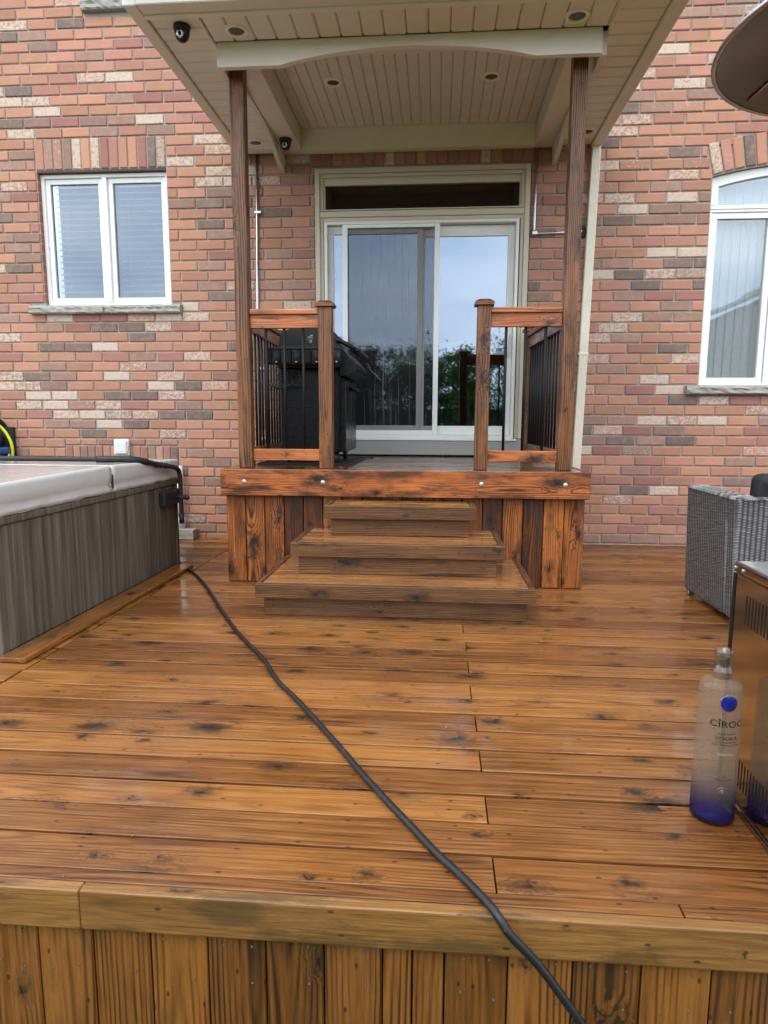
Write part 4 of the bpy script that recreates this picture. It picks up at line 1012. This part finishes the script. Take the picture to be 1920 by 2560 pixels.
def cover(y0, y1, h0, h1):
    n, mm = 26, 20; bm = bmesh.new(); x0, x1 = -TS-.015, .018; rnd = random.Random(int(y0*100))
    grid = []
    # outline profile wraps: skirt bottom -> side -> rounded top edge -> top
    loops = []
    def outline(ins, z, wob):
        out = []
        per = [(x1-ins, y0+ins+(y1-y0-2*ins)*i/n) for i in range(n)]+[(x1-ins-(x1-x0-2*ins)*i/mm, y1-ins) for i in range(mm)]+[(x0+ins, y1-ins-(y1-y0-2*ins)*i/n) for i in range(n)]+[(x0+ins+(x1-x0-2*ins)*i/mm, y0+ins) for i in range(mm)]
        for i, (x, y) in enumerate(per):
            zz = z(y) if callable(z) else z
            out.append(bm.verts.new((x+rnd.uniform(-wob, wob), y, zz+rnd.uniform(-wob, wob)*.6)))
        return out
    top = lambda dz: (lambda y: h0+(h1-h0)*(y-y0)/(y1-y0)-dz)
    sk = [rnd.uniform(0, .022) for _ in range(200)]
    loops.append(outline(.004, .688, .006)); loops.append(outline(-.002, .712, .005)); loops.append(outline(.010, .738, .003)); loops.append(outline(.003, .748, .003)); loops.append(outline(.000, .79, .002))
    loops.append(outline(.000, top(.022), .001)); loops.append(outline(.004, top(.008), .0008)); loops.append(outline(.013, top(.001), .0005)); loops.append(outline(.03, top(0), .0004))
    for A, B in zip(loops, loops[1:]):
        k = len(A)
        for i in range(k): bm.faces.new((A[i], A[(i+1) % k], B[(i+1) % k], B[i]))
    bm.faces.new(loops[-1]); bm.faces.new(loops[0][::-1])
    o = from_bm('cover_half', bm, tub, M['lid'], True); o.data.materials.append(M['lidtop'])
    for p in o.data.polygons:
        if p.normal.z > .9 and len(p.vertices) > 10: p.material_index = 1
        if len(p.vertices) > 10: p.use_smooth = False
    return place(o)
cover(-.014, 1.085, .843, .858); cover(1.100, TS+.016, .858, .836)
place(box('hinge_strip', tub, -TS, .012, 1.079, 1.106, .70, .835, M['greyline'], .004)); place(box('hinge_strap', tub, .012, .022, 1.084, 1.101, .71, .80, M['matte'], .002))
lf = tubeo('lifter_bar', tub, smooth_path([(-1.945, 4.90, .38), (-1.945, 4.90, .62), (-1.945, 4.895, .725), (-1.952, 4.845, .782), (-1.985, 4.62, .822), (-2.075, 4.40, .872), (-2.35, 4.325, .877), (-2.9, 4.29, .879), (-3.9, 4.25, .882)], 6), .0175, M['matte'], 12)
tubeo('grip', lf, [(-2.02, 4.50, .849), (-2.075, 4.402, .872), (-2.16, 4.372, .8755), (-2.30, 4.335, .877)], .0235, M['matte'], 12, 3); tubeo('end_cap', lf, [(-1.945, 4.90, .43), (-1.945, 4.90, .352)], .0205, M['matte'], 12)
for p in ((-1.972, 4.70), (-1.982, 4.645), (-1.995, 4.60)): tubeo('clamp', lf, [(p[0]-.002, p[1]-.008, .812+.014*(4.7-p[1])/.1), (p[0]+.002, p[1]+.008, .810+.014*(4.7-p[1])/.1)], .0225, M['matte'], 12)
br = place(box('lifter_bracket', tub, .0045, .052, 1.77, 2.08, .50, .612, M['matte'], .010, 2)); tubeo('pivot', br, [(-2.01, 4.90, .555), (-1.90, 4.90, .553)], .016, M['matte'], 12); latheo('pivot_knob', br, [(.001, -.022), (.018, -.014), (.022, 0), (.018, .014), (.001, .022)], -1.898, 4.90, M['matte'], 12).location.z = .553
# black hose across the deck
hose = empty('black_hose', (-.4, 2.4, 0), 'long black rubber hose snaking over the deck and down its front', 'hose')
hp = [(-2.10, 5.13), (-2.044, 5.041), (-1.863, 4.813), (-1.61, 4.407), (-1.344, 3.907), (-1.105, 3.468), (-.932, 3.182), (-.812, 2.996), (-.685, 2.752), (-.563, 2.567), (-.428, 2.349), (-.313, 2.164), (-.213, 1.991), (-.128, 1.855), (-.055, 1.746), (.012, 1.639), (.082, 1.545)]
pts = [(x, y, .0118) for x, y in hp]+[(.135, 1.465, .0130), (.158, 1.428, .006), (.186, 1.409, -.025), (.24, 1.405, -.08), (.295, 1.40, -.15), (.369, 1.39, -.25), (.46, 1.36, -.40), (.60, 1.22, -.405), (.9, .9, -.405)]
bm = bmesh.new(); sp_ = smooth_path(pts, 7)
sp_ = [p+Vector((.0012*math.sin(i*.31), .0012*math.cos(i*.27), 0)) for i, p in enumerate(sp_)]
tube(bm, sp_, .0104, 12); from_bm('hose', bm, hose, M['hose'], True)

bm = bmesh.new(); lr = random.Random(11)
for i in range(46):
    x, y = lr.uniform(-1.7, 1.3), lr.uniform(1.44, 4.4); a = lr.uniform(0, 6.28); l_ = lr.uniform(.004, .013); w_ = lr.uniform(.0012, .0035)
    if i % 4 == 0: l_ *= 2.2; w_ *= .35
    d = Vector((math.cos(a), math.sin(a), 0)); e = Vector((-d.y, d.x, 0)); p = Vector((x, y, .0045+lr.uniform(0, .002)))
    bm.faces.new([bm.verts.new(q) for q in (p-d*l_, p+e*w_, p+d*l_+Vector((0, 0, .002)), p-e*w_)])
o = from_bm('leaf_litter', bm, None, leafm('leaf_bits', (.10, .16, .03), (.38, .27, .10))); tag(o, 'tiny scraps of leaf and grass strewn on the wet deck boards', 'litter', kind='stuff')

# ------------------------------------------------------------------ wicker sofa and cushion
sofa = empty('wicker_sofa', (2.4, 4.1, 0), 'grey wicker sofa with boxed sides standing near the brick wall', 'sofa')
def taper(name, x0, x1, y0, y1, z0, z1, tl, mat, n=1, par=None, bev=.018):
    bm = bmesh.new(); bmbox(bm, x0, x1, y0, y1, z0, z1, bev, 3)
    for v in bm.verts:
        f = (v.co.z-z0)/(z1-z0)
        if v.co.x < (x0+x1)/2 and tl: v.co.x -= tl*f
    return from_bm(name, bm, par or sofa, mat)
SX0, SX1, SY0, SY1, SZ = 1.672, 3.42, 3.775, 4.50, .728
arm = taper('arm', SX0, SX0+.11, SY0+.105, SY1, .035, SZ, .022, M['wick_y'])
taper('arm', SX1-.11, SX1, SY0+.105, SY1, .035, SZ, 0, M['wick_y'])
taper('backrest', SX0+.001, SX1-.001, SY0-.001, SY0+.104, .035, SZ+.001, .022, M['wick_x'])
box('seat_base', sofa, SX0+.112, SX1-.112, SY0+.112, SY1-.01, .035, .30, M['wick_x'], .01)
for i in range(3):
    w_ = (SX1-SX0-.23)/3; box('seat_cushion', sofa, SX0+.115+i*w_+.004, SX0+.115+(i+1)*w_-.004, SY0+.13, SY1+.02, .302, .42, M['cushion'], .03, 3)
for x in (SX0+.012, SX1-.062):
    for y in (SY0+.008, SY1-.055): box('foot', sofa, x, x+.045, y, y+.045, .002, .034, M['steel'], .004)
# woven rim along the top edges
def braid(name, p0, p1, par):
    bm = bmesh.new(); L = Vector(p1)-Vector(p0); n = int(L.length/.014); d = L.normalized(); s = d.cross(Vector((0, 0, 1)))
    for i in range(n):
        c = Vector(p0)+d*(i+.5)*.014; tube(bm, [c-s*.017-d*.010+Vector((0, 0, -.010)), c-s*.006+Vector((0, 0, .005)), c+s*.008+Vector((0, 0, .005)), c+s*.020+d*.010+Vector((0, 0, -.008))], .0048, 5)
    return from_bm(name, bm, par, wm)
t = NT('grey_wicker_strand'); wm = t.done(t.pbr(t.mix(t.n('ShaderNodeNewGeometry').outputs['Random Per Island'], (.06, .058, .057), (.30, .29, .285)), .5))
braid('braid', (SX0-.012, SY0+.01, SZ), (SX0-.012, SY1-.01, SZ), arm); braid('braid', (SX0+.01, SY0+.006, SZ+.001), (SX0+.9, SY0+.006, SZ+.001), sofa); braid('braid', (SX0+.03, SY0+.03, SZ+.003), (SX0+.03, SY1-.02, SZ+.003), arm); braid('braid', (SX0+.07, SY0+.03, SZ+.003), (SX0+.07, SY1-.02, SZ+.003), arm)
cu = bmesh.new(); bmbox(cu, 1.82, 2.30, 3.90, 4.04, .425, .850, .05, 4)
bmesh.ops.subdivide_edges(cu, edges=cu.edges, cuts=1, use_grid_fill=True)
for v in cu.verts: v.co += Vector((random.uniform(-.004, .004), random.uniform(-.004, .004), random.uniform(-.004, .004)))
o = from_bm('cushion', cu, None, M['cushion'], True); o.rotation_euler.x = R(4); tag(o, 'black cushion leaning inside the grey wicker sofa', 'cushion')

# ------------------------------------------------------------------ patio heater
ht = empty('patio_heater', (1.16, 1.84, 0), 'stainless steel mushroom patio heater with slotted square tank cabinet', 'heater')
HX0, HX1, HY0, HY1 = .912, 1.372, 1.59, 2.048
cabh = box('cabinet', ht, HX0, HX1, HY0, HY1, .022, .704, M['stainless'], .010, 3)
for q in range(14): box('slot', cabh, HX0-.0012, HX0+.0018, 1.965-.019*q-.0032, 1.965-.019*q+.0032, .563, .653, M['black'], .001)
for q in range(14): box('slot', cabh, HX0-.0012, HX0+.0018, 1.948-.0183*q-.0032, 1.948-.0183*q+.0032, .075, .160, M['black'], .001)
box('corner_trim', cabh, HX0-.003, HX0+.012, HY1-.003, HY1+.012, .022, .70, M['black'], .002)
lidh = box('lid', ht, HX0-.008, HX1+.012, HY0-.012, HY1+.010, .7045, .738, M['stainless'], .012, 3)
for y in (2.035, 1.985, 1.80, 1.66): tubeo('screw', lidh, [(HX0-.008, y, .722), (HX0-.0115, y, .722)], .0052, M['bolt'], 10)
box('base_plate', ht, HX0-.004, HX1+.02, HY0-.03, HY1+.012, .0015, .0215, M['stainless'], .006, 2)
for x, y in ((HX0, HY0-.02), (HX1, HY0-.02)): tubeo('wheel', ht, [(x-.0, HY0-.034, .045), (x-.0, HY0-.064, .045)], .043, M['matte'], 18)
tubeo('pole', ht, [(1.16, 1.84, .739), (1.16, 1.84, 1.80)], .032, M['stainless'], 20)
latheo('burner', ht, [(.05, 1.801), (.095, 1.83), (.10, 1.87), (.095, 1.99), (.08, 2.02), (.03, 2.04)], 1.16, 1.84, M['black'], 28)
tubeo('stem', ht, [(1.16, 1.84, 2.041), (1.16, 1.84, 2.20)], .012, M['stainless'], 10)
bm = bmesh.new(); RR = .462; prof = [(.001, 2.205), (.12, 2.196), (.25, 2.172), (.36, 2.135), (.43, 2.104), (RR-.012, 2.088), (RR, 2.084), (RR+.003, 2.090), (RR-.006, 2.098), (.43, 2.114), (.36, 2.146), (.25, 2.183), (.12, 2.207), (.001, 2.216)]
lathe(bm, prof, 1.16, 1.84, 96, cap0=False, cap1=False); rf = from_bm('reflector', bm, ht, M['reflector'], True)
bm = bmesh.new(); tube(bm, [(1.16+RR*math.cos(a), 1.84+RR*math.sin(a), 2.088) for a in [i*2*math.pi/96 for i in range(96)]], .006, 8, True); from_bm('rim', bm, rf, M['chrome'], True)
for q in range(3):
    a = q*2*math.pi/3+2.2; tubeo('rib', rf, [(1.16+r_*math.cos(a), 1.84+r_*math.sin(a), z) for r_, z in ((.10, 2.194), (.25, 2.168), (.36, 2.131), (.44, 2.096))], .004, M['chrome'], 6)

# ------------------------------------------------------------------ bottle
bt = empty('glass_bottle', (.829, 1.897, 0), 'tall frosted vodka bottle with blue foot standing by the patio heater', 'bottle')
BX, BY, BZ = .829, 1.897, .0018
S_ = 1.0
body = [(.001, .004), (.040, .003), (.0565, 0), (.0605, .006), (.0608, .02), (.0603, .10), (.0592, .25), (.0582, .385), (.0574, .403), (.0545, .4125), (.045, .418), (.030, .4215), (.0232, .426)]
b = latheo('body', bt, [(r, z+BZ) for r, z in body], BX, BY, M['bottle'], 48, cap0=False, cap1=False)
# material uses height above the foot: keep the origin there
b.data.transform(Matrix.Translation((0, 0, b.location.z-BZ))); b.location.z = BZ
nk = latheo('neck', bt, [(r_, z_*.94+.001) for r_, z_ in ((.0232, .452), (.0228, .468), (.0278, .470), (.0282, .476), (.0232, .479), (.0228, .512), (.0242, .516), (.0245, .522), (.0230, .526), (.0245, .530), (.0245, .536), (.0230, .541), (.0196, .541), (.0192, .50), (.0195, .46))][:], BX, BY, M['clear'], 36, cap0=False, cap1=False); nk.location.z += BZ
latheo('foot', bt, [(.001, .014), (.030, .012), (.050, .007), (.0552, .0095), (.048, .016), (.025, .021), (.001, .022)], BX, BY, simple('blue_glass_foot', (.025, .022, .14), .12), 40, cap0=False, cap1=False).location.z += BZ
LA = math.atan2(-BY, -BX)+R(24)        # the printed side faces a little right of the viewer
def on_body(dx, z, off=.0006):
    # radius of the body at height z
    r = body[-1][0]
    for (ra, za), (rb, zb) in zip(body, body[1:]):
        if za <= z <= zb and zb > za: r = ra+(rb-ra)*(z-za)/(zb-za)
    a = LA+dx/.0592; return Vector((BX+(r+off)*math.cos(a), BY+(r+off)*math.sin(a), BZ+z))
def text_on(body_txt, size, zc, mat, wfit=None, nm='lettering'):
    cu = bpy.data.curves.new('txt', 'FONT'); cu.body = body_txt; cu.size = size; cu.align_x = 'CENTER'; cu.align_y = 'CENTER'; cu.resolution_u = 3; cu.offset = size*.012
    ob = bpy.data.objects.new('txt', cu); col.objects.link(ob)
    dg = bpy.context.evaluated_depsgraph_get(); me = bpy.data.meshes.new_from_object(ob.evaluated_get(dg)); bpy.data.objects.remove(ob); bpy.data.curves.remove(cu)
    xs = [v.co.x for v in me.vertices]; k = 1
    if wfit: k = wfit/(max(xs)-min(xs))
    bm = bmesh.new(); bm.from_mesh(me); bpy.data.meshes.remove(me)
    bmesh.ops.triangulate(bm, faces=bm.faces)
    for v in bm.verts: p = on_body(v.co.x*k, zc+v.co.y); v.co = p
    o = from_bm(nm, bm, bt, mat); return o
text_on('C\u00ceROC', .027, 0.3080, M['ink'], .094)
text_on('SNAP FROST', .0068, 0.2795, M['ink'], .052); text_on('VODKA', .0135, 0.2665, M['ink'], .064); text_on('DISTILLED FROM', .0058, 0.2545, M['ink'], .056); text_on('FINE FRENCH GRAPES', .0058, 0.2465, M['ink'], .074)
text_on('PARTIR', .0075, 0.2180, M['inkw'], .042); text_on('5', .0115, 0.1520, M['ink']); text_on('TIMES DISTILLED', .0055, 0.1415, M['ink'], .052)
def disc(nm, zc, r, mat, bulge, n=32, r0=0):
    bm = bmesh.new(); rings = []
    for q in range(5):
        rr = r0+(r-r0)*q/4; h_ = bulge*(1-(q/4)**2)+.0006
        rings.append([bm.verts.new(on_body(rr*math.cos(2*math.pi*k/n), zc+rr*math.sin(2*math.pi*k/n), h_)) for k in range(n)])
    for A, B in zip(rings, rings[1:]):
        for k in range(n): bm.faces.new((A[k], A[(k+1) % n], B[(k+1) % n], B[k]))
    if r0 == 0: pass
    return from_bm(nm, bm, bt, mat, True)
disc('blue_disc', .370, .0230, M['bluedisc'], .004, r0=.0003); disc('disc_ring', .370, .0262, M['clear'], .0015, r0=.0234)
disc('seal', .101, .0200, M['clear'], .0022, r0=.0150); disc('seal', .101, .0115, M['clear'], .0022, r0=.0085); disc('seal', .101, .0045, M['clear'], .0022, r0=.0006)

# ------------------------------------------------------------------ the yard behind the viewer (seen in the window glass)
def tree(x, y, h, rad, lab, seed):
    rnd = random.Random(seed); t_ = empty('garden_tree', (x, y, GZ), lab, 'tree', 'trees along the back of the garden')
    bm = bmesh.new(); tube(bm, [(x, y, GZ-.05), (x+.05, y, GZ+h*.25), (x-.03, y+.05, GZ+h*.5), (x, y, GZ+h*.8)], [.10, .08, .06, .02], 8)
    for i in range(6):
        a = rnd.uniform(0, 6.28); z = GZ+h*rnd.uniform(.3, .6); tube(bm, [(x, y, z), (x+math.cos(a)*rad*.4, y+math.sin(a)*rad*.4, z+h*.15), (x+math.cos(a)*rad*.75, y+math.sin(a)*rad*.75, z+h*.26)], [.04, .028, .01], 6)
    from_bm('trunk', bm, t_, M['bark'], True)
    bm = bmesh.new(); cl = []
    for i in range(34):
        a = rnd.uniform(0, 6.28); u = rnd.uniform(-1, 1); rr = rnd.uniform(.45, 1)
        cl.append((Vector((x+rad*rr*math.cos(a)*math.sqrt(1-u*u), y+rad*rr*math.sin(a)*math.sqrt(1-u*u), GZ+h*.60+h*.38*rr*u)), rad*rnd.uniform(.16, .32)))
    for i in range(7000):
        c, r_ = rnd.choice(cl); p = c+Vector((rnd.gauss(0, 1), rnd.gauss(0, 1), rnd.gauss(0, .8)))*r_*.55
        d = Vector((rnd.gauss(0, 1), rnd.gauss(0, 1), rnd.gauss(0, 1))).normalized(); e = d.orthogonal().normalized(); s_ = rnd.uniform(.04, .075)
        bm.faces.new([bm.verts.new(p+d*s_), bm.verts.new(p+e*s_*.5), bm.verts.new(p-d*s_), bm.verts.new(p-e*s_*.5)])
    me = bpy.data.meshes.new('crown'); bm.to_mesh(me); bm.free(); link('crown', me, t_, M['leaf'])
for i, (x, y, h, rad, lab) in enumerate((
    (-9.4, -12.5, 5.0, 2.0, 'broad green tree at the far fence end, away from the neighbour house'), (-5.9, -12.8, 4.6, 1.8, 'rounded green tree second along the fence from the far end'),
    (-2.9, -12.2, 4.75, 1.6, 'leafy green tree facing the fogged patio door panel'), (-.2, -13.0, 4.5, 1.6, 'bushy green tree facing the middle of the patio door'),
    (1.1, -12.0, 4.2, 1.1, 'small green tree facing the right patio door panel'), (4.2, -13.2, 4.0, 1.4, 'low green tree between the middle of the fence and the neighbour house'),
    (9.6, -12.0, 4.75, 1.5, 'dark green tree standing in front of the neighbour house'))): tree(x, y, h, rad, lab, 20+i)
LT = ['large green tree behind the fence '+q for q in ('at its far end', 'next to the far end tree', 'behind the gap beside the broad tree', 'behind the rounded tree and the leafy tree', 'behind the leafy tree facing the fogged panel', 'between the small tree and the low tree', 'between the low tree and the neighbour house', 'right beside the neighbour house wall')]
for i, x in enumerate((-14.5, -12.0, -7.6, -4.4, -1.6, 2.7, 6.6, 12.2)):
    tree(x, -15.6+.3*(i % 3), 4.1+.25*((i*7) % 4), 2.1, LT[i], 50+i)
fn = empty('garden_fence', (0, -14.5, GZ), 'dark brown board fence along the back of the garden', 'fence')
xf = -16
while xf < 16:
    box('fence_board', fn, xf, xf+.245, -14.52, -14.50, GZ+.05, GZ+1.9, M['fence'], 0); xf += .25
for xf in range(-16, 17, 4): box('fence_post', fn, xf-.06, xf+.06, -14.499, -14.38, GZ-.02, GZ+1.9, M['fence'], 0)
nh = empty('neighbour_house', (17, -18, GZ), 'dark two-storey neighbour house with sloping gable roof', 'house')
box('wall', nh, 11.6, 22.0, -24, -14.9, GZ-.05, 5.25, M['nsiding'], 0)
bm = bmesh.new(); prism(bm, [(10.9, 5.30), (16.8, 7.85), (22.7, 5.30), (22.7, 5.42), (16.8, 7.99), (10.9, 5.42)], -24.4, -14.5); from_bm('roof', bm, nh, M['roofing'])
bm = bmesh.new(); prism(bm, [(11.6, 5.251), (22.0, 5.251), (16.8, 7.5)], -23.9, -14.95); from_bm('gable', bm, nh, M['nsiding'])
for x in (13.2, 16.4, 19.4):
    for z in (.7, 3.4): f = box('window', nh, x, x+1.2, -14.899, -14.86, z, z+1.3, M['white'], .01); box('pane', f, x+.07, x+1.13, -14.859, -14.85, z+.07, z+1.23, M['glass_dark'], 0)
